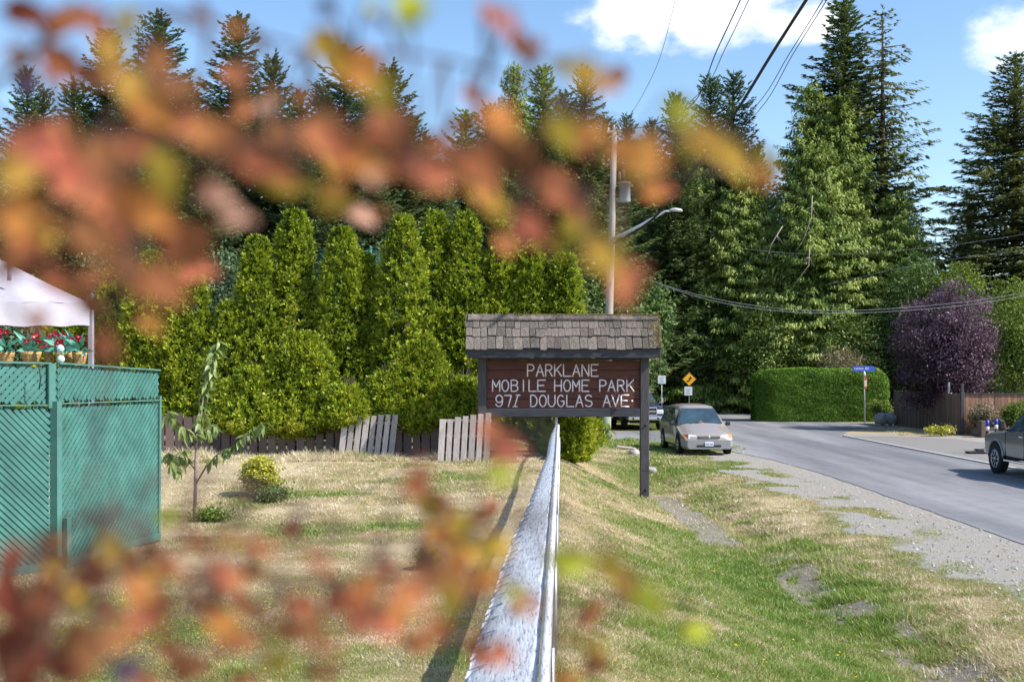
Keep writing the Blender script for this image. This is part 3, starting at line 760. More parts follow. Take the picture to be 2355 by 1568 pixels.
con('cedar_narrow', M_cedar, 'bright green cedar, left one of the pair in front of the tallest fir', 1866, 185, 82, GR, 1.05)
con('cedar_narrow', M_cedar, 'bright green cedar, right one of the pair in front of the tallest fir', 1932, 212, 81, GR, 1.1)
con('cedar', M_cedar, 'wide spreading cedar with hanging sprays behind the clipped hedge', 1885, 330, 80, GR, 1.15)
con('cedar', M_cedar, 'lower cedar right of the wide spreading one, behind the purple tree', 2065, 440, 79, GR, 1.1)
con('cedar', M_cedar, 'dark green cedar behind the street lamp', 1590, 330, 85, GR, 1.0)
con('cedar', M_cedar, 'green cedar between the street lamp and the wide spreading cedar', 1710, 375, 82, GR, 1.0)
con('cedar', M_spruce, 'dull green cedar low behind the pole and the transformer', 1480, 420, 86, GR, .75)
con('spruce', M_fir, 'dark spruce behind the right-hand cedars, partly hidden', 2230, 440, 92, GR, 1.0)

def broad(kind, label, cat, u, vtop, D, halfw, mat, seed, group=None, vbase=None, leaf=.2, nclump=330, per=55, trunk=True, clump_r=.45, nl=7):
    x = (u - 1177.5) / F * D; zb = G(x, D) if vbase is None else EYE - (vbase - 850) * D / F
    zt = EYE - (vtop - 850) * D / F; H = zt - zb; R = halfw * D / F
    r = np.random.default_rng(seed)
    lobes = [(0, 0, H * .55, R * .8, R * .8, H * .44)]
    for k in range(nl):
        a = r.uniform(0, 2 * PI); q = r.uniform(.3, .62)
        lobes.append((math.cos(a) * R * q, math.sin(a) * R * q, H * r.uniform(.3, .78), R * r.uniform(.3, .5), R * r.uniform(.3, .5), H * r.uniform(.16, .26)))
    m_ = cluster_mesh('crown', lobes, nclump, per, leaf, seed, clump_r=clump_r)
    t = thing(kind, label, cat, (x, D, zb), group)
    mesh_obj('crown', m_, t, mat)
    if trunk:
        tb = MB(); tb.tube([(0, 0, -.2), (.05, 0, H * .3), (-.05, .05, H * .7)], [R * .07 + .03, R * .05 + .02, .02], 7)
        for k in range(6):
            a = r.uniform(0, 2 * PI); q = r.uniform(.25, .5)
            tb.tube([(0, 0, H * q), (math.cos(a) * R * .4, math.sin(a) * R * .4, H * (q + .2)), (math.cos(a) * R * .7, math.sin(a) * R * .7, H * (q + .3))], [R * .03 + .01, R * .02 + .01, .01], 5)
        tb.build('trunk', M_bark, t, local=True)
    return t
GB = 'dark undergrowth trees beside the road bend'
broad('understorey_tree', 'dark leafy tree above the blue pickup', 'tree', 1450, 640, 66, 90, M_broad, 31, GB, leaf=.24)
broad('understorey_tree', 'dark leafy tree behind the yellow diamond sign', 'tree', 1600, 650, 82, 95, M_broad, 32, GB, leaf=.26)
broad('understorey_tree', 'dark leafy tree between the diamond sign and the clipped hedge', 'tree', 1710, 640, 84, 95, M_broad, 33, GB, leaf=.26)
broad('understorey_tree', 'dark leafy tree above the minivan, in front of the road bend wood', 'tree', 1655, 730, 88, 70, M_broad, 35, GB, leaf=.24)
broad('understorey_tree', 'dark leafy tree between the hedge cedars and the utility pole', 'tree', 1372, 600, 57, 90, M_broad, 34, GB, leaf=.2)
broad('understorey_tree', 'light green bush behind the left end of the clipped hedge', 'tree', 1790, 700, 78, 100, M_cedar, 36, GB, leaf=.2)
broad('understorey_tree', 'green bush behind the middle of the clipped hedge', 'tree', 1960, 720, 76, 90, M_cedar, 37, GB, leaf=.2)
broad('yellow_green_shrub', 'tall yellow-green shrub right of the purple tree', 'shrub', 2330, 640, 66, 85, M_yellowgreen, 38, 'yellow-green shrubs by the purple tree', leaf=.17)
broad('yellow_green_shrub', 'yellow-green shrub above the top of the purple tree', 'shrub', 2200, 600, 72, 80, M_yellowgreen, 39, 'yellow-green shrubs by the purple tree', leaf=.17)
broad('green_shrub', 'mid green shrub over the left shoulder of the purple tree', 'shrub', 2100, 590, 75, 90, M_broad, 40, leaf=.17)
broad('dusty_shrub', 'small dusty grey-green shrub standing just above the clipped hedge', 'shrub', 1935, 795, 69.5, 48, M_dryshrub, 41, leaf=.12, nclump=120)
broad('purple_plum_tree', 'round purple-leaved plum tree over the brown fence', 'tree', 2172, 645, 57, 140, M_purple, 42, leaf=.12, nclump=620, per=85, clump_r=.3, nl=16)
for (u, vt, D, hw, s_, lab) in ((80, 640, 40, 150, 50, 'dark shrub mass behind the white canopy'), (250, 560, 42, 120, 51, 'dark shrub behind the leftmost hedge cedars'), (500, 560, 40, 90, 52, 'dark blue-green shrub in the gap between hedge groups'), (860, 560, 42, 70, 53, 'dark shrub in the gap by the green steel post')):
    broad('dark_shrub', lab, 'shrub', u, vt, D, hw, M_fir2, s_, 'dark shrubs behind the hedge gaps', leaf=.16, nclump=300, per=50)
# the far wood that closes the view
def far_wood():
    r = np.random.default_rng(90); n = 38000
    x = r.uniform(-62, 62, n); hgt = 8.5 + 2.5 * vnoise(x, x * 0, .3, 5, 3)
    z = -.6 + hgt * r.random(n) ** .8; y = 104 + 3.5 * vnoise(x, z, .9, 6, 3) + r.normal(0, 1.0, n)
    k = ~((x > 11) & (x < 19) & (z < 3))
    C = np.stack([x, y, z], 1)[k]; n = len(C); l_ = r.uniform(.4, .9, n)
    return reg(mesh_obj('far_wood', leaves_mesh('far_wood', C, runit(n, r) + np.array([0, 0, -.5]), np.array([.3, -1, .4]) + runit(n, r) * .9, l_, l_ * .5, .25 + .2 * r.normal(size=n)), None, M_fir), 'stuff')
far_wood()

# ---- cedar hedge (thuja): lumpy columns of fine upright sprays
def thuja(label, u, vtop, D, hw, vbot, seed, group='lumpy cedars in the hedge behind the picket fence', n=31000, ybulge=1.0, pointy=.86, mat=None, name='hedge_cedar', wk=1.5):
    x0 = (u - 1177.5) / F * D; zb = G(x0, D); R = hw * wk * D / F; zt = EYE - (vtop - 850) * D / F; H = zt - zb
    zlow = max(0, EYE - (vbot - 850) * (D - R * ybulge) / F - zb)
    r = np.random.default_rng(seed)
    nb = 120
    bz = r.uniform(zlow + .1, H * .93, nb); ba = r.uniform(0, 2 * PI, nb); bs = r.uniform(.16, .46, nb); bh = r.uniform(.10, .46, nb)
    per = 17; nt_ = int(n / 12)
    t = r.random(nt_) ** 1.3; z = zlow + (H - zlow) * t; a = r.uniform(0, 2 * PI, nt_)
    a = np.where(np.sin(a) > .55, a + PI, a)          # most of the foliage towards the open side
    def prof(t_):
        return np.clip((1 - t_) ** pointy, 0, 2) * np.clip((t_ + .04) / .12, .6, 1) * (1 + .10 * np.sin(t_ * 9 + seed))
    rad = R * prof(t)
    bump_ = np.zeros(nt_)
    for k in range(nb):
        da = np.angle(np.exp(1j * (a - ba[k]))) * np.maximum(rad, .3)
        dd = (da ** 2 + ((z - bz[k]) / 1.7) ** 2) / bs[k] ** 2
        bump_ = np.maximum(bump_, bh[k] * np.clip(1 - dd, 0, 1) ** .8 * (1 - .55 * bz[k] / H))
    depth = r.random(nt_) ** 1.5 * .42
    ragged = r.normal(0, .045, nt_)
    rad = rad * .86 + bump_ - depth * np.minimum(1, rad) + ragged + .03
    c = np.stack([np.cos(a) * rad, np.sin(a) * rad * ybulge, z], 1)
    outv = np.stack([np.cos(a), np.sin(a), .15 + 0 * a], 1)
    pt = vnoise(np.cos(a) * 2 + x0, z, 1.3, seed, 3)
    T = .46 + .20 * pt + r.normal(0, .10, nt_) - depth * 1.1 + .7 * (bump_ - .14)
    tip = nrm(outv * r.uniform(.4, 1.1, (nt_, 1)) + np.array([0, 0, 1.0]) * r.uniform(.2, 1.0, (nt_, 1)) + runit(nt_, r) * .35)
    rp = lambda q: np.repeat(q, per, 0)
    n = nt_ * per; fan = r.normal(size=(n, 3)) * .55
    A_ = rp(tip) + fan; N_ = nrm(rp(outv) * .7 + runit(n, r) * .9)
    l_ = r.uniform(.035, .11, n); f_ = r.random(n)
    c = rp(c) + nrm(A_) * (f_ * .11)[:, None] + rp(tip) * ((f_ - .4) * .10)[:, None]
    T = rp(T) + .30 * (f_ - .5) + r.normal(0, .08, n)
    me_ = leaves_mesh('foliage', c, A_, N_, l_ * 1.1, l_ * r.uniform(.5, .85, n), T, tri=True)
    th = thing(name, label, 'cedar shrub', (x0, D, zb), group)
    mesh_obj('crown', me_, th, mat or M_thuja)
    # brown inner twigs and stem
    tb = MB(); tb.tube([(0, 0, -.1), (0, 0, H * .5), (0, 0, H * .92)], [.11, .07, .02], 7)
    for k in range(70):
        zz = zlow + (H - zlow) * (k + .5) / 70 * .93; aa = r.uniform(0, 2 * PI); q = R * float(prof(np.array([(zz - zlow) / (H - zlow)]))[0]) * .8
        tb.tube([(0, 0, zz), (math.cos(aa) * q * .6, math.sin(aa) * q * .6 * ybulge, zz + .12), (math.cos(aa) * q, math.sin(aa) * q * ybulge, zz + .4)], [.03, .02, .006], 4, False)
    tb.build('trunk', M_bark, th, local=True)
    return th
thuja('rounded hedge cedar directly behind the white canopy leg', 165, 660, 31.5, 80, 990, 201)
thuja('hedge cedar behind the right end of the teal lattice, left of the sapling', 275, 610, 31.2, 75, 990, 202)
thuja('hedge cedar half hidden by brown leaves, second left of the first hedge gap', 350, 585, 30.4, 75, 1000, 203)
thuja('hedge cedar just left of the first gap in the hedge', 430, 605, 30.2, 66, 1000, 204)
thuja('low hedge cedar at the right foot of the first hedge gap', 528, 700, 30.0, 52, 975, 230, n=14000)
thuja('hedge cedar with two blunt tips just right of the first hedge gap', 592, 550, 30.4, 66, 1000, 205)
thuja('tallest pointed hedge cedar of the left group', 677, 490, 30.8, 60, 1000, 206, pointy=.8)
thuja('hedge cedar left of the green steel post', 790, 530, 30.4, 66, 1000, 207)
thuja('broad round bulge hanging low over the picket fence, left group', 690, 770, 29.3, 110, 1012, 208, n=30000, pointy=.72, ybulge=.6, wk=1.3)
thuja('small round bulge at the foot of the hedge left of the pale fence panel', 800, 890, 28.9, 52, 985, 231, n=12000, pointy=.6, wk=1.25)
thuja('low bulge behind the yellow variegated bush', 590, 850, 29.3, 80, 1000, 232, n=16000, pointy=.65, wk=1.3)
thuja('tall hedge cedar just right of the green steel post', 925, 500, 30.4, 66, 960, 209, pointy=.8)
thuja('hedge cedar in the middle of the right group', 1000, 490, 31.2, 60, 960, 210, pointy=.8)
thuja('low broad bulge over the fence between the two pale panels', 965, 790, 29.3, 105, 1005, 211, n=30000, pointy=.72, ybulge=.6, wk=1.3)
thuja('round bulge overhanging the fence beside the sign', 1065, 870, 28.9, 58, 975, 233, n=12000, pointy=.6, wk=1.25)
thuja('hedge cedar behind the left end of the sign roof', 1072, 495, 31.0, 62, 1000, 212)
thuja('hedge cedar above the middle of the sign roof', 1150, 515, 31.2, 66, 1010, 213)
thuja('hedge cedar above the sign lettering, second from the right end', 1225, 560, 31.0, 60, 1010, 214)
thuja('last hedge cedar on the right, next to the utility pole', 1298, 590, 30.8, 52, 1070, 215)
thuja('small rounded lump low on the hedge right of the leftmost gap', 545, 880, 29.2, 45, 990, 240, n=12000, pointy=.6, wk=1.25)
thuja('round lump low at the right side of the second hedge gap', 890, 860, 29.2, 52, 980, 241, n=12000, pointy=.6, wk=1.25)
thuja('pointed cedar between the blunt-tipped one and the green steel post', 838, 590, 30.6, 40, 960, 242, n=18000)
thuja('small bright cedar shrub below the sign, right of the fence end post', 1308, 880, 29.2, 36, 1072, 216, n=12000, pointy=.4, wk=.85)

# clipped hedge beyond the road
def clipped():
    r = np.random.default_rng(61); n = 44000
    x0, x1, yc, hw, zb, H = 14.3, 22.0, 67.3, 1.6, -.6, 3.0
    Lx = (x1 - x0) / 2; xm = (x0 + x1) / 2
    a = r.uniform(0, 2 * PI, n); t = r.random(n)
    e = 5
    ce, se = np.cos(a), np.sin(a)
    sx = np.sign(ce) * np.abs(ce) ** (2 / e); sy = np.sign(se) * np.abs(se) ** (2 / e)
    u = r.random(n) * 2 - 1; k = r.random(n) < .55
    sx = np.where(k, u, sx); sy = np.where(k, -np.power(np.clip(1 - np.abs(u) ** e, 0, 1), 1 / e), sy)
    topm = r.random(n) < .3
    q = np.where(topm, np.sqrt(r.random(n)), 1.0)
    z = np.where(topm, 1.0, t)
    sh = np.where(topm, np.clip(1 - np.maximum(0, q - .75) * .9, 0, 1), 1)
    inset = np.where(topm, 1, 1 - .14 * np.clip((t - .75) / .25, 0, 1) ** 2)
    X_ = xm + sx * Lx * q * inset; Y_ = yc + sy * hw * q * inset
    lump = .06 * vnoise(X_ * 1.0, z * H * 2, 1.8, 6, 3)
    X_ += lump * sx; Y_ += lump * sy
    Z_ = zb + H * z * sh * (1 + .02 * vnoise(X_, Y_, .8, 7, 2)) + r.normal(0, .03, n)
    on = np.stack([sx * ~topm, sy * ~topm, np.where(topm, 1.2, .3)], 1)
    C = np.stack([X_, Y_, Z_], 1); l_ = r.uniform(.09, .20, n)
    th = thing('clipped_hedge', 'neatly clipped bright green hedge with rounded ends beyond the road', 'hedge', (xm, yc, zb))
    C -= np.array([xm, yc, zb])
    # hedge body of larger, darker-tinted leaves just below the surface
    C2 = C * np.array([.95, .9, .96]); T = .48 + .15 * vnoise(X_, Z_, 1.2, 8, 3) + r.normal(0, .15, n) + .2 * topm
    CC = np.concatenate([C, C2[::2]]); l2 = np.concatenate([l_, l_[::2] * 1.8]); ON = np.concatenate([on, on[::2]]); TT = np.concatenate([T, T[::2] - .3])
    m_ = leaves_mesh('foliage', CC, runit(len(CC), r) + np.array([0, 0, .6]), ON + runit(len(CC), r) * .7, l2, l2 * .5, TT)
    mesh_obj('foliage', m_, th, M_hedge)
    tb = MB()
    for k in range(9):
        tb.tube([(-Lx + .5 + k * .85, 0, -.05), (-Lx + .5 + k * .85, .05, 1.4), (-Lx + .6 + k * .85, .1, 2.5)], [.06, .04, .01], 5)
    tb.build('stems', M_bark, th, local=True)
clipped()
# small plants
def small_bush(kind, label, u, vbase, vtop, hw, mat, seed, leaf, ncl=110, per=45, D=None, cat='bush', cr=.09):
    p = hit(u, vbase) if D is None else PX(u, vbase, D)
    D = p.y; H = (vbase - vtop) * D / F; R = hw * D / F
    r = np.random.default_rng(seed)
    lobes = [(0, 0, H * .5, R * .8, R * .8, H * .46)] + [(r.uniform(-.5, .5) * R, r.uniform(-.5, .5) * R, H * r.uniform(.35, .75), R * .45, R * .45, H * .28) for _ in range(6)]
    t = thing(kind, label, cat, tuple(p))
    mesh_obj('foliage', cluster_mesh('foliage', lobes, ncl, per, leaf, seed, clump_r=cr), t, mat)
    tb = MB()
    for k in range(12):
        a = r.uniform(0, 2 * PI); q = r.uniform(.3, .8)
        tb.tube([(0, 0, -.03), (math.cos(a) * R * q * .4, math.sin(a) * R * q * .4, H * .4), (math.cos(a) * R * q, math.sin(a) * R * q, H * .85)], [.015, .010, .004], 5)
    tb.build('stems', M_bark, t, local=True)
    return t
small_bush('variegated_bush', 'small yellow and green variegated bush on the dry lawn', 603, 1143, 1050, 46, M_varieg, 71, .055, 170, 42)
small_bush('dry_bush', 'pale dried bush in the planter against the red-brown fence', 2262, 990, 925, 34, M_dryshrub, 72, .09, 140, 40, D=52.2, cr=.13)
small_bush('green_bush', 'fresh green bush behind the bonnet of the silver pickup', 2335, 985, 922, 32, M_yellowgreen, 73, .11, 120, 35, D=52.0, cr=.13)
small_bush('low_yellow_bush', 'low yellow-green bush above the two grey boulders', 2030, 965, 925, 26, M_yellowgreen, 74, .12, 80, 30, D=62.8, cr=.14)
small_bush('flowering_weeds', 'yellow flowering weeds at the foot of the brown fence', 2165, 1000, 982, 40, M_varieg, 75, .09, 60, 20, D=51.8, cr=.12)
small_bush('green_weed_tuft', 'blue-green grassy tuft at the right foot of the variegated bush', 628, 1152, 1124, 34, M_broad, 76, .07, 60, 30)
small_bush('grass_tuft', 'fresh green tuft at the foot of the young sapling', 490, 1196, 1180, 40, M_yellowgreen, 77, .06, 60, 30)
small_bush('yellow_weed', 'bright yellow flowering weed beside the white fence, among blurred leaves', 985, 1310, 1262, 26, M_varieg, 79, .03, 90, 30, cr=.05)
for i, (x, w, s) in enumerate(((2028, 15, .42), (2047, 12, .36))):
    p = PX(x, 972, 61.5); mb = MB(); r = random.Random(i)
    vs_, fs = [], []
    mb.lathe([(.02, -.1), (s * .9, -.05), (s * 1.05, .15), (s * .9, .38), (s * .5, .52), (.02, .56)], tuple(p), n=9)
    mb.v = [(a + r.uniform(-.05, .05), b + r.uniform(-.05, .05), c + r.uniform(-.04, .04)) for a, b, c in mb.v]
    reg(mb.build('boulder', M_rock), None, ('grey boulder left of its twin beneath the low yellow bush', 'grey boulder touching the corner of the brown fence')[i], 'boulder', 'boulders at the fence corner')
# ------------------------------------------------------------------ the roofed sign
SD = 27.5                                   # distance of the board
def S(u, v, dy=0.0):                        # point on the sign plane (metres), dy towards the viewer
    p = PX(u, v, SD); return Vector((p.x, SD - dy, p.z))
k_ = SD / F
sign = thing('roofed_sign', 'dark timber sign with a shingled roof reading PARKLANE MOBILE HOME PARK 971 DOUGLAS AVE', 'sign', (S(1290, 0).x, SD, G(S(1482, 0).x, SD)))
pw = 20 * k_
zt_post = S(0, 770).z
for (u, lab) in ((1482, None), (1109, None)):
    x = S(u, 0).x; zb = G(x, SD) - .35; mb = MB(); mb.bbox((x, SD, (zt_post + zb) / 2), (pw, pw, zt_post - zb), .012)
    mb.build('post', M_darkpost, sign)
px_l, px_r = S(1109, 0).x + pw / 2, S(1482, 0).x - pw / 2
# boards
zt, zb = S(0, 829).z, S(0, 939).z
nb = 5
for i in range(nb):
    z0 = zb + (zt - zb) * i / nb; z1 = zb + (zt - zb) * (i + 1) / nb
    mb = MB(); mb.bbox(((px_l + px_r) / 2, SD - .02, (z0 + z1) / 2), (px_r - px_l - .004, .05, z1 - z0 - .008), .007)
    mb.build('sign_board', M_sign, sign)
mb = MB(); mb.box(((px_l + px_r) / 2, SD + .03, (zt + zb) / 2), (px_r - px_l - .01, .02, zt - zb)); mb.build('backing_board', M_darkbeam, sign)
z0, z1 = S(0, 958).z, S(0, 938.5).z
mb = MB(); mb.bbox(((px_l + px_r) / 2 , SD - .03, (z0 + z1) / 2), (px_r - px_l - .003, .14, z1 - z0), .01); mb.build('bottom_rail', M_darkbeam, sign)
z0, z1 = S(0, 828.5).z, S(0, 815).z
mb = MB(); mb.bbox(((px_l + px_r) / 2, SD - .01, (z0 + z1) / 2), (px_r - px_l - .003, .10, z1 - z0), .01); mb.build('top_rail', M_darkbeam, sign)
# roof: front and back slopes, eave boards, gable boards
YE = SD - .52; ke = YE / F
zr = EYE - (728 - 850) * SD / F; ze = EYE - (801 - 850) * ke
xl, xr_ = (1072 - 1177.5) * ke, (1521 - 1177.5) * ke
slope = Vector((0, SD - YE, zr - ze)); SL = slope.length; sdir = slope.normalized(); nrm_s = Vector((0, -sdir.z, sdir.y))
for sgn, nme in ((1, 'roof_deck'), (-1, 'roof_deck')):
    mb = MB()
    o0 = Vector((0, YE if sgn > 0 else 2 * SD - YE, ze)); r0 = Vector((0, SD, zr))
    nn = Vector((0, -sdir.z * sgn, sdir.y))
    a, b = o0 - nn * .045, r0 - nn * .045
    vs_ = []
    for x in (xl + .03, xr_ - .03):
        for p in (a, b, b - nn * .03, a - nn * .03): vs_.append((x, p.y, p.z))
    mb.add(vs_, [(0, 1, 2, 3), (4, 7, 6, 5), (0, 4, 5, 1), (1, 5, 6, 2), (2, 6, 7, 3), (3, 7, 4, 0)]); mb.build(nme, M_darkbeam, sign)
# shingles: each one its own piece
shm = []
for q in range(4):
    b = MB(); b.add([(-.5, 0, 0), (.5, 0, 0), (.5, 1, 0.0), (-.5, 1, 0.0), (-.5, 0, 1), (.5, 0, 1), (.5, 1, .35), (-.5, 1, .35), (-.15 + .1 * q, -.03 * (q - 1.5), 1), (-.15 + .1 * q, -.03 * (q - 1.5), 0)],
                    [(0, 3, 2, 1), (4, 8, 5, 6, 7), (0, 9, 8, 4), (9, 1, 5, 8), (1, 2, 6, 5), (2, 3, 7, 6), (3, 0, 4, 7)])
    m_ = bpy.data.meshes.new('shingle'); m_.from_pydata(b.v, [], b.f); m_.materials.append(M_shake); shm.append(m_)
so_org = ORG[sign.name]
rr = random.Random(3)
cuts = [(0.0, .36), (.335, .33), (.60, .42)]       # rows as fractions of the slope: start, length
rows = [(-.03, .40), (.36, .30), (.62, .40)]
for sgn in (1, -1):
    for ri, (s0, sl) in enumerate(rows):
        x = xl - rr.uniform(0, .05)
        while x < xr_ - .05:
            w = rr.uniform(.13, .25) * (.9 if ri == 1 else 1); w = min(w, xr_ + .03 - x)
            st = SL * s0 + rr.uniform(-.022, .022); ln = SL * sl + .03
            p = Vector((x + w / 2, 0, 0)); yy = st
            pos = Vector((x + w / 2, YE, ze)) + sdir * st + nrm_s * (.0 + .012 * (ri > 0))
            if sgn < 0: pos = Vector((pos.x, 2 * SD - pos.y, pos.z))
            o = mesh_obj('shingle', rr.choice(shm), sign)
            o.location = pos - so_org
            tilt = math.atan2(sdir.z, sdir.y)
            R_ = Matrix.Rotation(rr.uniform(-.025, .025), 3, 'Z')
            if sgn > 0: B_ = Matrix(((1, 0, 0), (0, sdir.y, -sdir.z), (0, sdir.z, sdir.y)))
            else: B_ = Matrix(((-1, 0, 0), (0, -sdir.y, sdir.z), (0, sdir.z, sdir.y)))
            M_ = B_ @ R_ @ Matrix.Rotation(rr.uniform(-.02, .03), 3, 'X')
            o.rotation_euler = M_.to_euler(); o.scale = (w - rr.uniform(.005, .02), ln, rr.uniform(.022, .038))
            x += w
# ridge caps
for k in range(15):
    a = xl + .03 + (xr_ - xl - .06) * k / 15; b = a + (xr_ - xl) / 15 - .006
    mb = MB()
    zz = zr + .055 + rr.uniform(-.006, .006)
    pr = [(-.15, -.135 - .01), (-.145, -.11), (0, 0), (.145, -.11), (.15, -.145), (0, -.03)]
    vs_ = [(x, SD + y * .9, zz + z) for x in (a, b) for (y, z) in pr]
    fs = [(i, (i + 1) % 6, (i + 1) % 6 + 6, i + 6) for i in range(6)] + [tuple(range(6))[::-1], tuple(range(6, 12))]
    mb.add(vs_, fs); mb.build('ridge_cap', M_shake, sign)
# moss along ridge and right edge
mo = []
r_ = np.random.default_rng(4)
n = 1500
sx = r_.random(n); onr = r_.random(n) < .6
xm_ = np.where(onr, xl + (xr_ - xl) * (1 - r_.random(n) ** 2 * .75), xr_ - r_.random(n) ** 2 * .28)
sf = np.where(onr, 1.04 - r_.random(n) ** 2 * .05, r_.random(n))
Cm = np.stack([xm_, YE + sdir.y * SL * sf, ze + sdir.z * SL * sf], 1) + np.array(nrm_s) * .055
mm = leaves_mesh('moss', Cm - np.array(so_org), runit(n, r_), np.array(nrm_s) + runit(n, r_) * .4, np.full(n, .028), np.full(n, .022), r_.random(n))
reg(mesh_obj('moss', mm, sign, foliage('ochre_moss', [(0, (.10, .09, .03)), (1, (.34, .25, .07))])), 'stuff')
# eave boards
ez0, ez1 = EYE - (823 - 850) * (YE + .03) / F, EYE - (803 - 850) * (YE + .03) / F
for yy in (YE + .04, 2 * SD - YE - .04):
    mb = MB(); mb.bbox(((xl + xr_) / 2, yy, (ez0 + ez1) / 2), (xr_ - xl - .06, .045, ez1 - ez0), .006); mb.build('eave_board', M_darkbeam, sign)
for xx in (xl + .05, xr_ - .05):            # gable triangles and little hanging end boards
    mb = MB()
    vs_ = [(xx + d, y, z) for d in (-.015, .015) for (y, z) in ((YE + .05, ez0 + .02), (2 * SD - YE - .05, ez0 + .02), (SD, zr - .09))]
    mb.add(vs_, [(0, 1, 2), (3, 5, 4), (0, 3, 4, 1), (1, 4, 5, 2), (2, 5, 3, 0)]); mb.build('gable_board', M_darkbeam, sign)
    mb = MB(); mb.bbox((xx + (.02 if xx > 0 else -.02), YE + .03, ez0 + .02), (.03, .05, .42 if xx > 0 else .30), .005); mb.build('hanging_end_board', M_darkpost, sign)
for u in (1223, 1362):
    p = S(u, 820, .22); mb = MB(); mb.bbox(tuple(p), (.13, .10, .05), .012); mb.bbox((p.x, p.y, p.z - .03), (.09, .07, .02), .006); mb.build('downlight', simple('cream_light_housing', (.72, .66, .42), .5), sign)
mb = MB()
for (u, v) in ((1482, 977), (1482, 1125)):
    p = S(u + 2, v, pw / 2 + .001); mb.lathe([(.03, -.03), (.03, 0), (.015, .002)][:2], (p.x, p.y, p.z), 'Y', 8)
mb.build('bolt', M_black, sign)
p = S(1482, 1080, 0); mb = MB(); mb.bbox((p.x, p.y, p.z), (pw + .012, pw + .012, .02), .003); mb.build('post_band', M_darkbeam, sign)

# ---- routed lettering
def arc(cx, cy, rx, ry, a0, a1, n=10): return [(cx + rx * math.cos(math.radians(a0 + (a1 - a0) * i / n)), cy + ry * math.sin(math.radians(a0 + (a1 - a0) * i / n))) for i in range(n + 1)]
GL = {
 'P': [[(0, 0), (0, 1), (.5, 1)] + arc(.5, .74, .45, .26, 90, -90) + [(0, .48)]],
 'A': [[(0, 0), (.5, 1), (1, 0)], [(.2, .36), (.8, .36)]],
 'R': [[(0, 0), (0, 1), (.5, 1)] + arc(.5, .75, .42, .25, 90, -90) + [(0, .5)], [(.5, .5), (.98, 0)]],
 'K': [[(0, 0), (0, 1)], [(.95, 1), (.05, .42)], [(.32, .6), (1, 0)]],
 'L': [[(0, 1), (0, 0), (1, 0)]],
 'N': [[(0, 0), (0, 1), (1, 0), (1, 1)]],
 'E': [[(1, 1), (0, 1), (0, 0), (1, 0)], [(0, .52), (.8, .52)]],
 'M': [[(0, 0), (0, 1), (.5, .38), (1, 1), (1, 0)]],
 'O': [arc(.5, .5, .5, .5, 90, 450, 20)],
 'B': [[(0, 0), (0, 1), (.5, 1)] + arc(.5, .77, .4, .23, 90, -90) + [(0, .54)], [(.5, .54)] + arc(.52, .27, .45, .27, 90, -90) + [(0, 0)]],
 'I': [[(0, 0), (0, 1)]],
 'H': [[(0, 0), (0, 1)], [(1, 0), (1, 1)], [(0, .5), (1, .5)]],
 '9': [arc(.5, .68, .46, .32, 0, 360, 16) , [(.96, .68), (.96, .5)] + arc(.46, .42, .5, .42, 0, -150, 10)],
 '7': [[(0, .98), (1, .98), (.55, 0)]],
 '1': [[(.30, .02), (.72, .98)], [(.1, 0), (.6, 0)], [(.5, 1), (1, 1)]],
 'D': [[(0, 0), (0, 1), (.35, 1)] + arc(.35, .5, .62, .5, 90, -90, 12) + [(0, 0)]],
 'U': [[(0, 1), (0, .42)] + arc(.5, .42, .5, .42, 180, 360, 12) + [(1, 1)]],
 'G': [arc(.5, .5, .5, .5, 50, 300, 16) + [(.95, .25), (.95, .48), (.55, .48)]],
 'S': [arc(.5, .76, .42, .24, 30, 250, 9) + [(.5, .5)] + arc(.5, .26, .45, .26, 70, -150, 9)],
 'V': [[(0, 1), (.5, 0), (1, 1)]],
}
zoom = lambda X_: (1740 + X_ / 3.0987) * .61328
zoomy = lambda Y_: (1160 + Y_ / 3.0987) * .61328
LINES = [(640, 775, [('P', 738, 815), ('A', 840, 925), ('R', 948, 1025), ('K', 1052, 1130), ('L', 1155, 1240), ('A', 1262, 1345), ('N', 1370, 1448), ('E', 1478, 1556)]),
         (820, 950, [('M', 332, 415), ('O', 440, 518), ('B', 548, 628), ('I', 690, 690), ('L', 755, 835), ('E', 856, 944), ('H', 1052, 1130), ('O', 1158, 1236), ('M', 1262, 1340), ('E', 1370, 1450), ('P', 1576, 1652), ('A', 1672, 1752), ('R', 1782, 1862), ('K', 1890, 1970)]),
         (995, 1128, [('9', 368, 450), ('7', 472, 550), ('1', 562, 650), ('D', 774, 850), ('O', 876, 954), ('U', 978, 1056), ('G', 1086, 1164), ('L', 1192, 1274), ('A', 1298, 1380), ('S', 1402, 1490), ('A', 1615, 1698), ('V', 1716, 1800), ('E', 1824, 1912)])]
yf = SD - .047
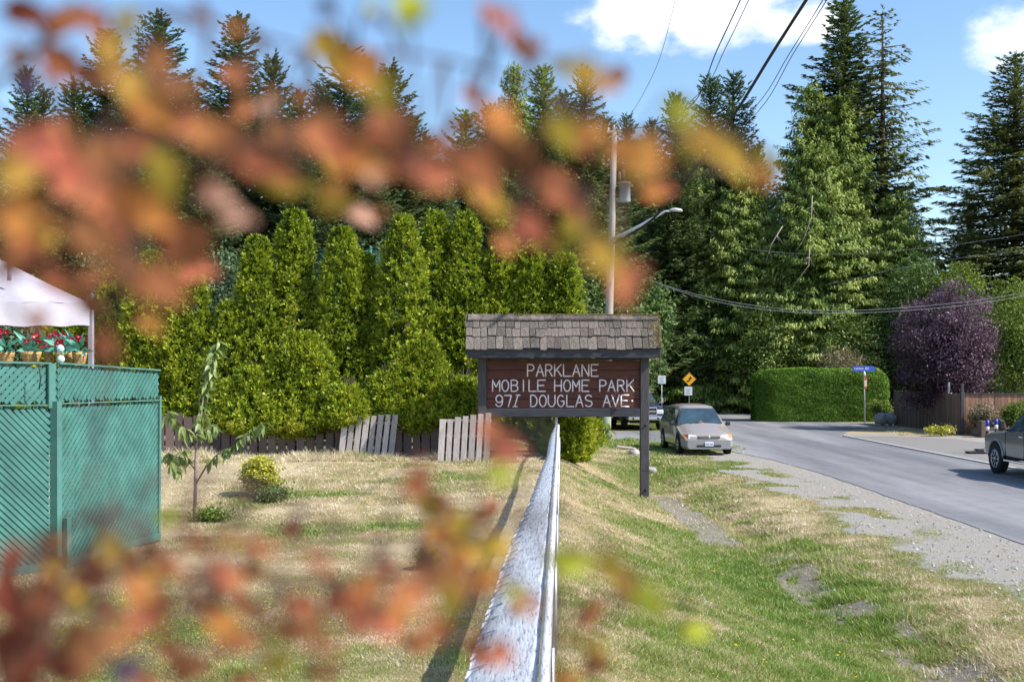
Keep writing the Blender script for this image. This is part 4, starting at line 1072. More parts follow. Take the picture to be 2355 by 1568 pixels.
for (yt, yb, letters) in LINES:
    zt_, zb_ = S(0, zoomy(yt)).z, S(0, zoomy(yb)).z
    for (ch, a, b) in letters:
        xa, xb = S(zoom(a), 0).x, S(zoom(b), 0).x
        mb = MB()
        for st in GL[ch]:
            pts = [(xa + (xb - xa) * p[0], yf, zb_ + (zt_ - zb_) * p[1]) for p in st]
            # rounded corners: densify around sharp turns
            P2 = [pts[0]]
            for i in range(1, len(pts) - 1):
                A_, B_, C_ = Vector(pts[i - 1]), Vector(pts[i]), Vector(pts[i + 1])
                ang = (A_ - B_).angle(C_ - B_, PI) if (A_ - B_).length > 0 and (C_ - B_).length > 0 else PI
                if ang < 2.6:
                    P2 += [tuple(B_ + (A_ - B_).normalized() * .006), tuple(B_ + (C_ - B_).normalized() * .006)]
                else: P2.append(pts[i])
            P2.append(pts[-1])
            for i in range(len(P2) - 1):
                if (Vector(P2[i]) - Vector(P2[i + 1])).length > .003:
                    mb.tube([P2[i], P2[i + 1]], .0158, 8, True, flat=(1, .5, 1))
            for p in P2:
                mb.lathe([(.004, -.0085), (.0160, -.002), (.0160, .004), (.004, .0085)], p, 'Y', 8)
        mb.build('letter', M_letter, sign)
p = Vector((S(zoom(1950), 0).x, yf, S(0, zoomy(1063)).z)); mb = MB(); mb.lathe([(.005, -.01), (.026, -.004), (.026, .004), (.005, .01)], tuple(p), 'Y', 10); mb.build('full_stop', M_letter, sign)

# ------------------------------------------------------------------ picket fence and pallet panels
pf = thing('picket_fence', 'low brown picket fence half buried under the cedar hedge', 'fence', (-4, 28.7, .15))
pkm = []
for q in range(3):
    b = MB(); b.bbox((0, 0, .5), (1, 1, 1), .02); m_ = bpy.data.meshes.new('picket'); m_.from_pydata(b.v, [], b.f); m_.materials.append(M_picket); pkm.append(m_)
x = -9.6; r = random.Random(12)
while x < -.75:
    z = G(x, 28.7); h = (1.08 + r.uniform(-.09, .07))
    o = mesh_obj('picket', r.choice(pkm), pf); o.location = Vector((x, 28.7 + r.uniform(-.01, .01), z - .02)) - ORG[pf.name]
    o.scale = (r.uniform(.185, .21), .022, h); o.rotation_euler = (0, r.uniform(-.012, .012), 0)
    x += .235 + r.uniform(-.012, .02)
for zz in (.35, .95):
    mb = MB(); mb.bbox((-5.2, 28.76, .17 + zz), (9.1, .06, .09), .008); mb.build('rail', M_picket, pf)
for xx in (-9.3, -6.9, -4.5, -2.1, -.9):
    mb = MB(); mb.bbox((xx, 28.84, .65), (.1, .1, 1.2), .008); mb.build('post', M_picket, pf)
def pallet(label, u0, u1, n, vt0, vt1, vb, D, shear, seed, split=None):
    t = thing('leaning_slat_panel', label, 'fence panel', tuple(PX((u0 + u1) / 2, vb, D)), 'pale slat panels leaning on the picket fence')
    r = random.Random(seed)
    xa, xb = PX(u0, 0, D).x, PX(u1, 0, D).x; pitch = (xb - xa) / n
    zb = PX(0, vb, D).z
    for i in range(n):
        f = i / max(1, n - 1); vt = vt0 + (vt1 - vt0) * f
        zt = PX(0, vt, D).z + r.uniform(-.015, .015); xx = xa + pitch * (i + .5)
        mb = MB(); H = zt - zb + .06
        rot = Matrix.Rotation(shear, 3, 'Y') @ Matrix.Rotation(-.10, 3, 'X')
        mb.bbox((xx + shear * H / 2 * 1, D + .05, (zt + zb) / 2 - .02), (.135 + r.uniform(-.012, .012), .02, H), .004, rot)
        mb.build('slat', M_palewood, t)
    for zz in (.22, .62, .98):
        if zz > (PX(0, min(vt0, vt1), D).z - zb): continue
        mb = MB(); mb.bbox(((xa + xb) / 2 + shear * zz, D + .09 + zz * .08, zb + zz), (xb - xa - .02, .035, .07), .006, Matrix.Rotation(.01, 3, 'Y')); mb.build('cross_slat', M_palewood, t)
    return t
pallet('pale slatted panel leaning in the middle of the picket fence, rounded by hedge shade', 774, 905, 8, 958, 954, 1064, 28.1, .10, 1)
pallet('pale slatted panel standing at the right end of the picket fence beside the sign', 1004, 1126, 7, 966, 950, 1063, 27.15, .05, 2)
mb = MB(); p = PX(855, 960, 28.2); mb.bbox((p.x + .03, 28.22, p.z - .25), (.17, .022, .75), .005, Matrix.Rotation(.09, 3, 'Y'))
# ------------------------------------------------------------------ white mesh fence running away along the verge
cf = thing('white_fence', 'low peeling white painted fence running from the bottom of the picture towards the sign', 'fence', (1.12, 27.6, .2))
def railpt(y): return Vector((float(xrail(y)) + .0, y, .87 + .2 * float(sstep((y - 18) / 9)) + .008 * math.sin(y * 1.7)))
mb = MB(); mb.tube([railpt(y) for y in np.arange(3.2, 27.7, .5)], .026, 8); mb.build('top_rail', M_peel, cf)
def lean(y):
    w = float(np.interp(y, [3, 6.5, 10.5, 13, 18, 21, 25, 27.5], [.46, .47, .48, .39, .28, .20, .16, .10])) * (1 + .03 * math.sin(y * 1.1))
    return w, w * .60
def surf(y, s):
    r0 = railpt(y); w, h = lean(y)
    return r0 + Vector((-.035 - (w - .035) * s, 0, .012 * math.sin(s * PI) - h * s - .01))
# the painted cover: a thin worn sheet with a slightly rolled, scalloped free edge
ysf = np.arange(3.2, 27.45, .085); ns = 10
def scal(y): return .016 * abs(math.sin(y * PI / .42)) if y < 17 else .01 * abs(math.sin(y * PI / .42))
vs_, fs = [], []
for layer in (0, -.008):
    for y in ysf:
        for j in range(ns + 1):
            s_ = j / ns; p = surf(y, s_)
            e = max(0, (s_ - .75) / .25)
            p = p + Vector((-e * scal(y), 0, layer - .03 * e * e + .004 * math.sin(y * 5 + j * 2.1)))
            vs_.append(p)
ny_ = len(ysf)
for i in range(ny_ - 1):
    for j in range(ns):
        a_ = i * (ns + 1) + j; fs.append((a_, a_ + 1, a_ + ns + 2, a_ + ns + 1)); q_ = a_ + ny_ * (ns + 1); fs.append((q_, q_ + ns + 1, q_ + ns + 2, q_ + 1))
    for j in (0, ns):
        a_ = i * (ns + 1) + j; q_ = a_ + ny_ * (ns + 1); fs.append((a_, a_ + ns + 1, q_ + ns + 1, q_))
mb = MB(); mb.add(vs_, fs, True); mb.build('painted_cover', M_peel, cf)
y = 3.36
while y < 26:
    pts = [surf(y + .05 * k, .70 + .30 * k / 4) + Vector((-.006 * k / 4, 0, .006)) for k in range(5)] + [surf(y + .22, 1.0) + Vector((-.012, 0, -.05))]
    mb = MB(); mb.tube(pts, .0045, 5); mb.build('binding_wire', M_whitewire, cf); y += .42
def wires(name, y0, y1, s0, s1, H, pitch, rad, flip=(1, -1)):
    V_, F_ = [], []
    for fl in flip:
        for i in range(-int(H / pitch) - 1, int((y1 - y0 + H) / pitch) + 1):
            ya = y0 + i * pitch; yb = ya + fl * H
            if not (y0 <= ya <= y1 and y0 <= yb <= y1): continue
            b = len(V_)
            for (yy, s) in ((ya, 0), (yb, 1)):
                r0 = railpt(yy); g = G(r0.x + .03, yy); p = Vector((r0.x + .03 + .003 * fl, yy, r0.z + (g - r0.z) * s))
                V_ += [(p.x + rad, p.y, p.z), (p.x - rad * .5, p.y, p.z + rad * .87), (p.x - rad * .5, p.y, p.z - rad * .87)]
            for j in range(3): F_.append((b + j, b + (j + 1) % 3, b + (j + 1) % 3 + 3, b + j + 3))
    me_ = np_mesh(name, np.array(V_) - np.array(ORG[cf.name]), np.array(F_))
    return reg(mesh_obj(name, me_, cf, M_galv), 'stuff')
wires('wire_mesh', 3.2, 27.5, -1, 0, .85, .065, .0018)
for y in list(np.arange(3.6, 27, 2.95)):
    p = railpt(y); mb = MB(); mb.tube([(p.x + .03, y, G(p.x, y) - .2), (p.x + .03, y, p.z - .06)], .020, 8); mb.build('fence_post', M_galv, cf)
p = railpt(27.5); mb = MB(); mb.tube([(p.x - .05, 27.55, 0), (p.x - .05, 27.55, 1.62)], .04, 10); mb.lathe([(.045, 0), (.04, .03), (.01, .05)], (p.x - .05, 27.55, 1.62), 'Z', 10)
mb.build('end_post', M_galv, cf)
# grey mesh panel between the end post and the slat panel
gf = thing('chain_link_panel', 'grey chain link panel hanging below the left half of the sign', 'fence', (.3, 28.0, .2))
V_, F_ = [], []
xa, xb, za, zb_ = -.62, 1.08, .18, 1.45; pitch = .075
n = int((xb - xa) / pitch); H = zb_ - za
for fl in (1, -1):
    for i in range(-int(H / pitch) - 1, n + int(H / pitch) + 2):
        x0 = xa + i * pitch; pts = []
        for k in range(18):
            s = k / 17; xx = x0 + fl * H * s
            if xa <= xx <= xb: pts.append((xx, 28.0 + .008 * fl * (1 if k % 2 else -1), za + H * s))
        if len(pts) < 2: continue
        pts = [pts[0], pts[-1]]
        b = len(V_)
        for p in pts:
            rad = .0042; V_ += [(p[0] + rad, p[1], p[2]), (p[0], p[1] - rad, p[2] + rad * .5), (p[0] - rad, p[1], p[2])]
        F_ += [(b, b + 1, b + 4, b + 3), (b + 1, b + 2, b + 5, b + 4), (b + 2, b, b + 3, b + 5)]
reg(mesh_obj('wire_mesh', np_mesh('wire_mesh', np.array(V_) - np.array(ORG[gf.name]), np.array(F_)), gf, M_galv), 'stuff')
mb = MB(); mb.tube([(xa, 28.0, zb_), (xb, 28.0, zb_)], .02, 8); mb.build('top_rail', M_galv, gf)
mb = MB(); mb.tube([(xa, 28.0, 0), (xa, 28.0, zb_ + .05)], .028, 8); mb.build('post', M_galv, gf)
mb = MB(); mb.tube([(xa, 28.0, za + .02), (xb, 28.0, za + .02)], .006, 5); mb.build('bottom_wire', M_galv, gf)

# ------------------------------------------------------------------ teal lattice screen
ls = thing('lattice_screen', 'teal painted privacy lattice screen with an angled corner post', 'fence', (-5.49, 13.65, -.02))
def lattice(A, B, ztA, ztB, zbA, zbB, pitch, w, name='slat', back=True, slope=1.0, th=.008, steep=(1, -1), gapk=1.0):
    A, B = Vector((*A, 0)), Vector((*B, 0)); L = (B - A).length; d = (B - A) / L; nn = Vector((d.y, -d.x, 0))
    if nn.y > 0 and abs(nn.y) > .1: nn = -nn
    if nn.x < 0 and abs(nn.x) >= abs(nn.y): nn = -nn
    zt = lambda s: ztA + (ztB - ztA) * s / L
    zb = lambda s: zbA + (zbB - zbA) * s / L
    Hm = max(ztA, ztB) - min(zbA, zbB)
    for layer, fl in enumerate(steep):
        off = nn * (.006 - (.016 if steep[0] != steep[1] else .045) * layer)
        i = -int(Hm / slope / pitch) - 1
        while i * pitch < L + Hm / slope:
            s0 = i * pitch + (pitch * .5 if layer and steep[0] == steep[1] else 0); i += 1
            # line z = zmin + fl*slope*(s - s0), clipped to the panel
            z_min = min(zbA, zbB)
            ss = [s / 60 * L for s in range(61)]
            ok = [s for s in ss if zb(s) + .01 <= (z_min + slope * (s - s0) if fl > 0 else z_min + slope * (s0 + 0 - s + 0)) <= zt(s) - .01]
            if fl < 0:
                ok = [s for s in ss if zb(s) + .01 <= z_min + slope * (s0 + Hm / slope - (s)) - 0 <= zt(s) - .01] if False else ok
            if len(ok) < 2: continue
            sa, sb = ok[0], ok[-1]
            f = (lambda s: z_min + slope * (s - s0)) if fl > 0 else (lambda s: z_min + slope * (s0 - s))
            pa, pb = A + d * sa + off, A + d * sb + off; pa.z, pb.z = f(sa), f(sb)
            t = (pb - pa).normalized(); wv = nn.cross(t).normalized() * w / 2; nv = nn * th / 2
            mb = MB(); mb.add([pa - wv - nv, pa + wv - nv, pb + wv - nv, pb - wv - nv, pa - wv + nv, pa + wv + nv, pb + wv + nv, pb - wv + nv],
                              [(0, 1, 2, 3), (4, 7, 6, 5), (0, 4, 5, 1), (1, 5, 6, 2), (2, 6, 7, 3), (3, 7, 4, 0)])
            mb.build(name, M_teal, ls)
# right face: lower and upper sections
CX, CY = -5.46, 13.65; EX, EY = -4.98, 16.0
zm0 = EYE - (928 - 850) * CY / F; zm1 = EYE - (920 - 850) * EY / F
zt0 = EYE - (836 - 850) * CY / F; zt1 = EYE - (852 - 850) * EY / F
lattice((CX, CY), (EX, EY), zm0, zm1, .03, .03, .098, .050)
lattice((CX, CY), (EX, EY), zt0, zt1, zm0 + .004, zm1 + .004, .098, .050)
# left face
LX, LY = -7.0, 11.75
def zl(v, y): return EYE - (v - 850) * y / F
lattice((LX, LY), (CX - .06, CY - .07), zl(935, LY), zl(932, CY), .03, .03, .085, .044, steep=(-1, -1))  # parallel rear slat layer added behind the gaps so they look dark
lattice((LX, LY), (CX - .06, CY - .07), zl(826, LY), zl(836, CY), zl(934, LY), zl(931, CY), .098, .050)
def bar(a, b, w, d_, name, mat=None):
    mb = MB(); mb.tube([a, b], 1, 4); n_ = (Vector(b) - Vector(a)); 
    a, b = Vector(a), Vector(b); t = (b - a).normalized()
    hor = Vector((t.x, t.y, 0)); sd_ = Vector((t.y, -t.x, 0)).normalized() if hor.length > .5 else Vector((.98, -.2, 0)).normalized()
    up = t.cross(sd_).normalized(); mb = MB(); vs_ = []
    for p in (a, b):
        for (i, j) in ((-1, -1), (1, -1), (1, 1), (-1, 1)): vs_.append(p + sd_ * d_ / 2 * i + up * w / 2 * j)
    mb.add(vs_, [(0, 1, 2, 3), (4, 7, 6, 5), (0, 4, 5, 1), (1, 5, 6, 2), (2, 6, 7, 3), (3, 7, 4, 0)]); return mb.build(name, mat or M_teal_old, ls)
bar((CX, CY - .03, -.15), (CX, CY - .03, zm0 + .03), .10, .10, 'corner_post')
bar((CX + .10, CY + .06, -.15), (CX + .10, CY + .06, .62), .09, .06, 'short_post_board')
bar((EX, EY, -.1), (EX + .02, EY, zm1 + .06), .05, .05, 'end_post')
bar((LX, LY, -.1), (LX, LY, zl(826, LY)), .09, .09, 'end_post')
for (a, b, z0, z1, w) in (((CX, CY), (EX, EY), .06, .06, .09), ((CX, CY), (EX, EY), zm0, zm1, .014), ((LX, LY), (CX - .06, CY - .07), zl(934, LY), zl(931, CY), .014), ((LX, LY), (CX - .06, CY - .07), .06, .06, .09), ((CX, CY), (EX, EY), zt0 + .005, zt1 + .005, .02), ((LX, LY), (CX - .06, CY - .07), zl(826, LY) + .004, zt0 + .004, .02)):
    bar((a[0] + .025, a[1] - .01, z0), (b[0] + .025, b[1] - .01, z1), w, .045, 'rail')
bar((CX - .03, CY - .05, zm0 - .05), (CX - .03, CY - .05, zt0), .17, .02, 'panel_joint')
mb = MB(); q = PX(92, 0, 13.3)
mb.tube([(q.x, 13.26, zl(838, 13.3)), (q.x + .03, 13.25, zl(870, 13.3)), (q.x + .01, 13.25, zl(895, 13.3))], .008, 5); reg(mb.build('dangling_cord', M_cable), None, 'short black cord dangling over the top of the teal lattice', 'cord')

# ------------------------------------------------------------------ canopy with silk poinsettias
cp = thing('canopy', 'white cloth garden canopy corner rising above the teal lattice', 'canopy', tuple(PX(208, 835, 18)))
cc = PX(207, 697, 18.0); cl = PX(-260, 690, 15.6); apex = PX(-160, 520, 19.5); cb = PX(-60, 700, 22.5)
def cloth(name, fn, nu, nv, mat, parent):
    vs_, fs = [], []
    for i in range(nu + 1):
        for j in range(nv + 1): vs_.append(fn(i / nu, j / nv))
    for i in range(nu):
        for j in range(nv):
            a = i * (nv + 1) + j; fs.append((a, a + 1, a + nv + 2, a + nv + 1))
    mb = MB(); mb.add(vs_, fs, True); return mb.build(name, mat, parent)
sag = lambda i, j: .05 * math.sin(PI * j) * math.sin(PI * min(1, i * 1.1)) + .012 * math.sin(j * 19 + i * 7)
cloth('roof_cloth', lambda i, j: cc.lerp(cl, j).lerp(apex, i) - Vector((0, 0, sag(i, j))), 18, 18, M_white, cp)
cloth('roof_cloth', lambda i, j: cc.lerp(cb, j).lerp(apex, i) - Vector((0, 0, sag(i, j))), 18, 18, M_white, cp)
VH = .36
cloth('valance', lambda i, j: cc.lerp(cl, j) + Vector((.015 * math.sin(j * 40) * i, -.02 - .03 * i * abs(math.sin(j * 23)), -VH * i + .012 * math.sin(j * 31))), 5, 60, M_white, cp)
cloth('valance', lambda i, j: cc.lerp(cb, j) + Vector((.03 * i * abs(math.sin(j * 23)), 0, -VH * i)), 5, 40, M_white, cp)
mb = MB(); mb.add([cc + Vector(p) for p in ((-.09, -.01, -.02), (.0, .02, -.02), (.06, .0, .13), (.02, -.02, .17), (-.03, 0, .12))] + [cc + Vector(p) for p in ((-.09, .03, -.02), (.0, .05, -.02), (.06, .03, .13), (.02, .02, .17), (-.03, .03, .12))],
                  [(0, 1, 2, 3, 4), (9, 8, 7, 6, 5), (0, 5, 6, 1), (1, 6, 7, 2), (2, 7, 8, 3), (3, 8, 9, 4), (4, 9, 5, 0)]); mb.build('corner_flap', M_white, cp)
p = PX(209, 760, 18.0); mb = MB(); mb.bbox((p.x - .02, 18.06, (cc.z - .1 + 0) / 2), (.075, .075, cc.z - .1), .008); mb.build('leg', M_post_grey, cp)
p = PX(20, 0, 17.0); mb = MB(); mb.tube([PX(21, 645, 17.5), PX(23, 600, 17.5)], .035, 8); mb.build('finial_pole', M_white, cp)
tbz = 2.2
st = thing('display_shelf', 'long wooden shelf under the canopy behind the lattice top', 'shelf', tuple(PX(60, 842, 16.8)))
mb = MB(); p = PX(60, 842, 16.8); mb.bbox((p.x - .3, p.y, p.z - .05), (2.6, .5, .05), .006); mb.build('shelf_top', M_sleeper, st)
for dx in (-1.5, .75):
    mb = MB(); mb.bbox((p.x + dx, p.y, (p.z - .08) / 2), (.07, .07, p.z - .08), .006); mb.build('leg', M_sleeper, st)
labs = ['basket of red poinsettias at the left picture edge on the shelf', 'basket with pink edged red poinsettia and long mint leaves', 'basket below the pale blue baubles, yellow-green filling', 'basket with a dark red flower in the shade of the canopy', 'rightmost basket with a single upright red flower by the canopy leg', 'basket with mint leaves second from the canopy leg']
for i, (u, bw) in enumerate(((15, 34), (72, 44), (112, 20), (138, 20), (183, 32), (152, 30))):
    p = PX(u, 834, 16.6 + .12 * (i % 3)); r = random.Random(40 + i)
    t = thing('flower_basket', labs[i], 'flower basket', (p.x, p.y, p.z - .02), 'poinsettia baskets under the canopy')
    w = bw * 16.6 / F / 2; mb = MB(); mb.lathe([(w * .7, -.03), (w, .10), (w * 1.08, .16), (w * .9, .165)], (p.x, p.y, p.z), n=12)
    for k in range(5): mb.tube([(p.x + w * math.cos(a) * (.78 + .06 * k), p.y + w * math.sin(a) * (.78 + .06 * k), p.z + .03 * k) for a in [j * PI / 6 for j in range(13)]], .008, 4, False)
    mb.build('basket', M_basket, t)
    def petals(c, n, L, mat, name, droop=0, ww=.45):
        mb = MB()
        for k in range(n):
            a = 2 * PI * k / n + r.uniform(-.3, .3); el = r.uniform(-.2, .9) - droop
            d = Vector((math.cos(a) * math.cos(el), -abs(math.sin(a)) * .6 * math.cos(el) - .2, math.sin(el))).normalized(); l = L * r.uniform(.7, 1.2)
            sd2 = d.cross(Vector((r.uniform(-.4, .4), -1, r.uniform(-.4, .4)))).normalized() * l * ww / 2
            m1 = c + d * l * .45 + Vector((0, -.01, .02)); mb.add([c, m1 + sd2, c + d * l, m1 - sd2], [(0, 1, 2, 3)])
        mb.build(name, mat, t)
    for k in range(3 if i != 2 else 1):
        c = p + Vector((r.uniform(-.9, .9) * w, -.05, .22 + r.uniform(0, .22)))
        petals(c, 9, .11, M_red, 'flower'); petals(c + Vector((0, -.02, 0)), 4, .07, M_pink, 'flower_edge')
    petals(p + Vector((0, 0, .17)), 9, .24, M_mint, 'leaf_spray', .1, .32); petals(p + Vector((0, 0, .22)), 7, .3, M_mint, 'leaf_spray', -.4, .22)
for i, (u, v, lab) in enumerate(((139, 802, 'upper pale blue bauble hanging among the poinsettias'), (140, 826, 'lower pale blue bauble hanging among the poinsettias'))):
    p = PX(u, v, 16.4); mb = MB(); mb.lathe([(.005, -.055), (.035, -.045), (.052, -.015), (.052, .015), (.035, .045), (.008, .06)], tuple(p), n=12); reg(mb.build('bauble', M_bulb), None, lab, 'bauble', 'baubles')

# ------------------------------------------------------------------ young sapling
sp = thing('young_sapling', 'young fruit sapling with drooping narrow leaves on the dry lawn', 'tree', tuple(hit(447, 1190)))
D0 = ORG[sp.name].y
def SP(u, v, dy=0): return PX(u, v, D0 + dy)
trunk = [SP(447, 1192), SP(449, 1120), SP(450, 1060), SP(452, 1020), SP(462, 960), SP(468, 900), SP(480, 860), SP(492, 815), SP(503, 785)]
mb = MB(); mb.tube(trunk, [.032, .028, .025, .02, .017, .014, .011, .007, .004], 8); mb.build('trunk', simple('sapling_bark', (.33, .24, .23), .8, var=.3, scale=30), sp)
brs = [[SP(449, 1115), SP(475, 1070, -.1), SP(500, 1045, -.2), SP(540, 1022, -.3), SP(580, 985, -.35), SP(612, 972, -.4)],
       [SP(449, 1080), SP(430, 1055, .2), SP(405, 1050, .3), SP(385, 1040, .35)], [SP(452, 1020), SP(430, 990, -.2), SP(405, 965, -.3), SP(385, 945, -.4)],
       [SP(456, 1000), SP(480, 985, .2), SP(500, 975, .3)], [SP(452, 1030), SP(425, 1035, -.25), SP(395, 1068, -.3), SP(412, 1085, -.3)]]
for b in brs:
    mb = MB(); mb.tube(b, [.014 * (1 - .75 * i / (len(b) - 1)) for i in range(len(b))], 6); mb.build('branch', M_bark, sp)
lfm = []
for q in range(3):
    b = MB(); cv = .12 + .1 * q
    pts = [(0, 0, 0), (.12, .3, -.03), (.5, .55 + 0 * q, -cv * .5), (.8, .3, -cv)]
    b.add([(0, 0, 0), (.25, -.10, .03), (.25, 0, 0), (.25, .10, .03), (.6, -.11, -cv * .6 + .03), (.6, 0, -cv * .6), (.6, .11, -cv * .6 + .03), (1, 0, -cv * 1.9)],
          [(0, 1, 2), (0, 2, 3), (1, 4, 5, 2), (2, 5, 6, 3), (4, 7, 5), (5, 7, 6)])
    m_ = bpy.data.meshes.new('leaf'); m_.from_pydata(b.v, [], b.f); m_.materials.append(M_sapling)
    a_ = m_.attributes.new('tint', 'FLOAT', 'FACE'); a_.data.foreach_set('value', [.15 + .35 * q] * 6); lfm.append(m_)
r = random.Random(9); cnt = 0
for ci, cur in enumerate([trunk[3:]] + brs):
    cum = [(cur[i], cur[i + 1]) for i in range(len(cur) - 1)]
    nl = 125 if ci == 0 else (50 if ci == 1 else 29)
    for k in range(nl):
        if cnt >= 292: break
        f = (k + r.random()) / nl; f = f ** .8 if ci == 0 else .25 + .75 * f
        i = min(int(f * len(cum)), len(cum) - 1); tt = f * len(cum) - i; a, b = cum[i]; p = a.lerp(b, tt)
        az = r.uniform(0, 2 * PI); el = r.uniform(-1.25, -.1)
        o = mesh_obj('leaf', r.choice(lfm), sp); o.location = p - ORG[sp.name]
        o.rotation_euler = Matrix.Rotation(az, 3, 'Z').to_euler(); o.rotation_euler = (Matrix.Rotation(az, 3, 'Z') @ Matrix.Rotation(-el, 3, 'Y') @ Matrix.Rotation(r.uniform(-.8, .8), 3, 'X')).to_euler()
        s = r.uniform(.14, .24); o.scale = (s, s * 1.6, s); cnt += 1

# ------------------------------------------------------------------ utility pole
pb = hit(1393, 1014); PD = pb.y
up = thing('utility_pole', 'weathered wooden utility pole with a transformer and street light arm', 'utility pole', tuple(pb))
def UP(u, v, dy=0): return PX(u, v, PD + dy)
ptop = UP(1413, 306)
mb = MB(); mb.tube([UP(1393, 1030), UP(1395, 930), UP(1401, 725), UP(1408, 500), ptop], [.205, .195, .17, .14, .115], 14); mb.build('pole', M_pole, up)
mb = MB(); mb.tube([UP(1393, 1024), UP(1395, 940)], [.212, .203], 14); mb.build('pole_foot', M_polebase, up)
c = UP(1437, 442); mb = MB(); mb.lathe([(.21, -.42), (.235, -.40), (.235, .34), (.25, .35), (.25, .40), (.12, .44)], tuple(c), n=20); mb.build('transformer', M_canister, up)
for (u, v) in ((1425, 402), (1434, 397)):
    p = UP(u, v); mb = MB()
    mb.lathe([(.03, -.22), (.065, -.20), (.05, -.14), (.075, -.11), (.05, -.06), (.075, -.02), (.05, .03), (.07, .07), (.03, .12)], tuple(p), n=10); mb.build('insulator', M_porcelain, up)
mb = MB(); mb.bbox(tuple(UP(1422, 428)), (.28, .10, .06), .01); mb.bbox(tuple(UP(1420, 458)), (.28, .10, .06), .01); mb.build('bracket', M_galv, up)
mb = MB(); mb.tube([UP(1450, 425), UP(1455, 430)], .05, 8); mb.build('terminal', M_galv, up)
mb = MB(); mb.bbox(tuple(UP(1412, 304)), (.62, .12, .10), .01); mb.build('crossarm', M_pole, up)
for u in (1399, 1426, 1412):
    p = UP(u, 298 if u != 1412 else 292); mb = MB(); mb.lathe([(.02, -.1), (.05, -.06), (.035, 0), (.05, .04), (.02, .08)], tuple(p), n=8); mb.build('insulator', M_signwhite, up)
mb = MB(); mb.tube([UP(1410, 550, -.1), UP(1470, 520, -.6), UP(1516, 494, -1.0), UP(1530, 486, -1.1), UP(1542, 485, -1.2)], [.065, .055, .05, .04, .035], 10); mb.build('street_light_arm', M_alu, up)
c = UP(1554, 484, -1.25); mb = MB(); mb.tube([c + Vector((-.26, 0, .01)), c + Vector((-.16, 0, .03)), c + Vector((0, 0, .03)), c + Vector((.2, 0, 0)), c + Vector((.28, 0, -.03))], [.04, .08, .105, .085, .03], 12, True, flat=(1, 1.2, .75)); mb.build('street_light_head', M_alu, up)
def wire(label, pts, r_, mat=None, n=26, kind='power_wire'):
    """pts: (u,v,D) knots; passes through them as a smooth hanging curve"""
    P = [PX(*p) for p in pts]
    if len(P) == 2: P = [P[0], P[0].lerp(P[1], .5) - Vector((0, 0, .02 * (P[0] - P[1]).length)), P[1]]
    y = []
    for i in range(len(P) - 1):
        p0 = P[max(i - 1, 0)]; p1, p2 = P[i], P[i + 1]; p3 = P[min(i + 2, len(P) - 1)]
        for k in range(n // (len(P) - 1) + 1):
            t = k / (n // (len(P) - 1) + 1)
            y.append(.5 * ((2 * p1) + (p2 - p0) * t + (2 * p0 - 5 * p1 + 4 * p2 - p3) * t * t + (3 * p1 - p0 - 3 * p2 + p3) * t ** 3))
    y.append(P[-1]); mb = MB(); mb.tube(y, r_, 5)
    return reg(mb.build(kind, mat or M_cable), None, label, 'wire', 'overhead wires')
wire('thin single wire curving from the top edge to the top of the utility pole', [(1580, -140, 23), (1553, 0, 27), (1517, 135, 32.5), (1480, 215, 37.5), (1448, 265, 41), (1413, 292, PD)], .008, M_greycable)
wire('upper left one of two close parallel wires above the pale green leaf', [(1748, -110, 22), (1703, 0, 25), (1648, 118, 30), (1593, 240, 37), (1500, 288, 42), (1426, 298, PD)], .016)
wire('upper right one of two close parallel wires above the pale green leaf', [(1765, -105, 22), (1722, 0, 25), (1668, 112, 30), (1618, 205, 36), (1520, 282, 42), (1428, 298, PD)], .011)
wire('thickest black overhead cable running down to the utility pole', [(1935, -125, 24.5), (1855, 0, 27), (1772, 130, 30), (1690, 262, 33.5), (1600, 385, 37.5), (1500, 505, 42), (1411, 560, PD)], .045)
wire('left one of two thin wires right of the thickest cable', [(1962, -120, 17), (1893, 0, 19), (1815, 125, 23), (1738, 245, 29), (1620, 350, 36), (1440, 420, PD)], .009)
wire('right one of two thin wires right of the thickest cable', [(1975, -120, 17), (1902, 0, 19), (1822, 128, 23), (1745, 255, 29), (1625, 362, 36), (1440, 428, PD)], .009)
wire('upper long service wire sagging across the big cedar and purple tree', [(1411, 590, PD), (1500, 645, 46), (1640, 686, 47), (1800, 710, 48), (1950, 714, 49), (2100, 706, 50), (2250, 690, 51), (2420, 662, 52)], .009, M_greycable)
wire('lower long service wire sagging across the big cedar and purple tree', [(1411, 592, PD), (1500, 646, 46), (1640, 692, 47), (1800, 716, 48), (1950, 720, 49), (2100, 713, 50), (2250, 698, 51), (2420, 668, 52)], .009, M_greycable)
wire('faint wire crossing the spruce at the right picture edge', [(1700, 572, 60), (1900, 585, 60), (2150, 568, 60), (2400, 532, 60)], .007, M_greycable)
wire('faint lower wire crossing the spruce at the right picture edge', [(1900, 655, 60), (2150, 602, 60), (2400, 572, 60)], .007, M_greycable)
# green steel post with netting behind the hedge
gp = thing('green_steel_post', 'green steel post of a tall court fence in the hedge gap', 'post', tuple(PX(852, 1000, 34)))
mb = MB(); mb.tube([PX(852, 990, 34), PX(852, 573, 34)], .045, 8); mb.lathe([(.05, 0), (.04, .04), (.01, .06)], tuple(PX(852, 573, 34)), n=8); mb.build('post', M_teal_metal, gp)
mb = MB(); mb.tube([PX(848, 578, 34), PX(910, 580, 34)], .02, 6); mb.tube([PX(735, 576, 34), PX(856, 578, 34)], .02, 6)
mb.build('top_rail', M_teal_metal, gp)
V_ = MB()
for i in range(70):
    x0 = PX(735, 0, 34).x + i * .05
    for fl in (1, -1): V_.tube([(x0, 34, PX(0, 580, 34).z), (x0 + fl * .6, 34, PX(0, 580, 34).z - 1.0)], .004, 3, False)
V_.build('netting', M_teal_metal, gp)['kind'] = 'stuff'
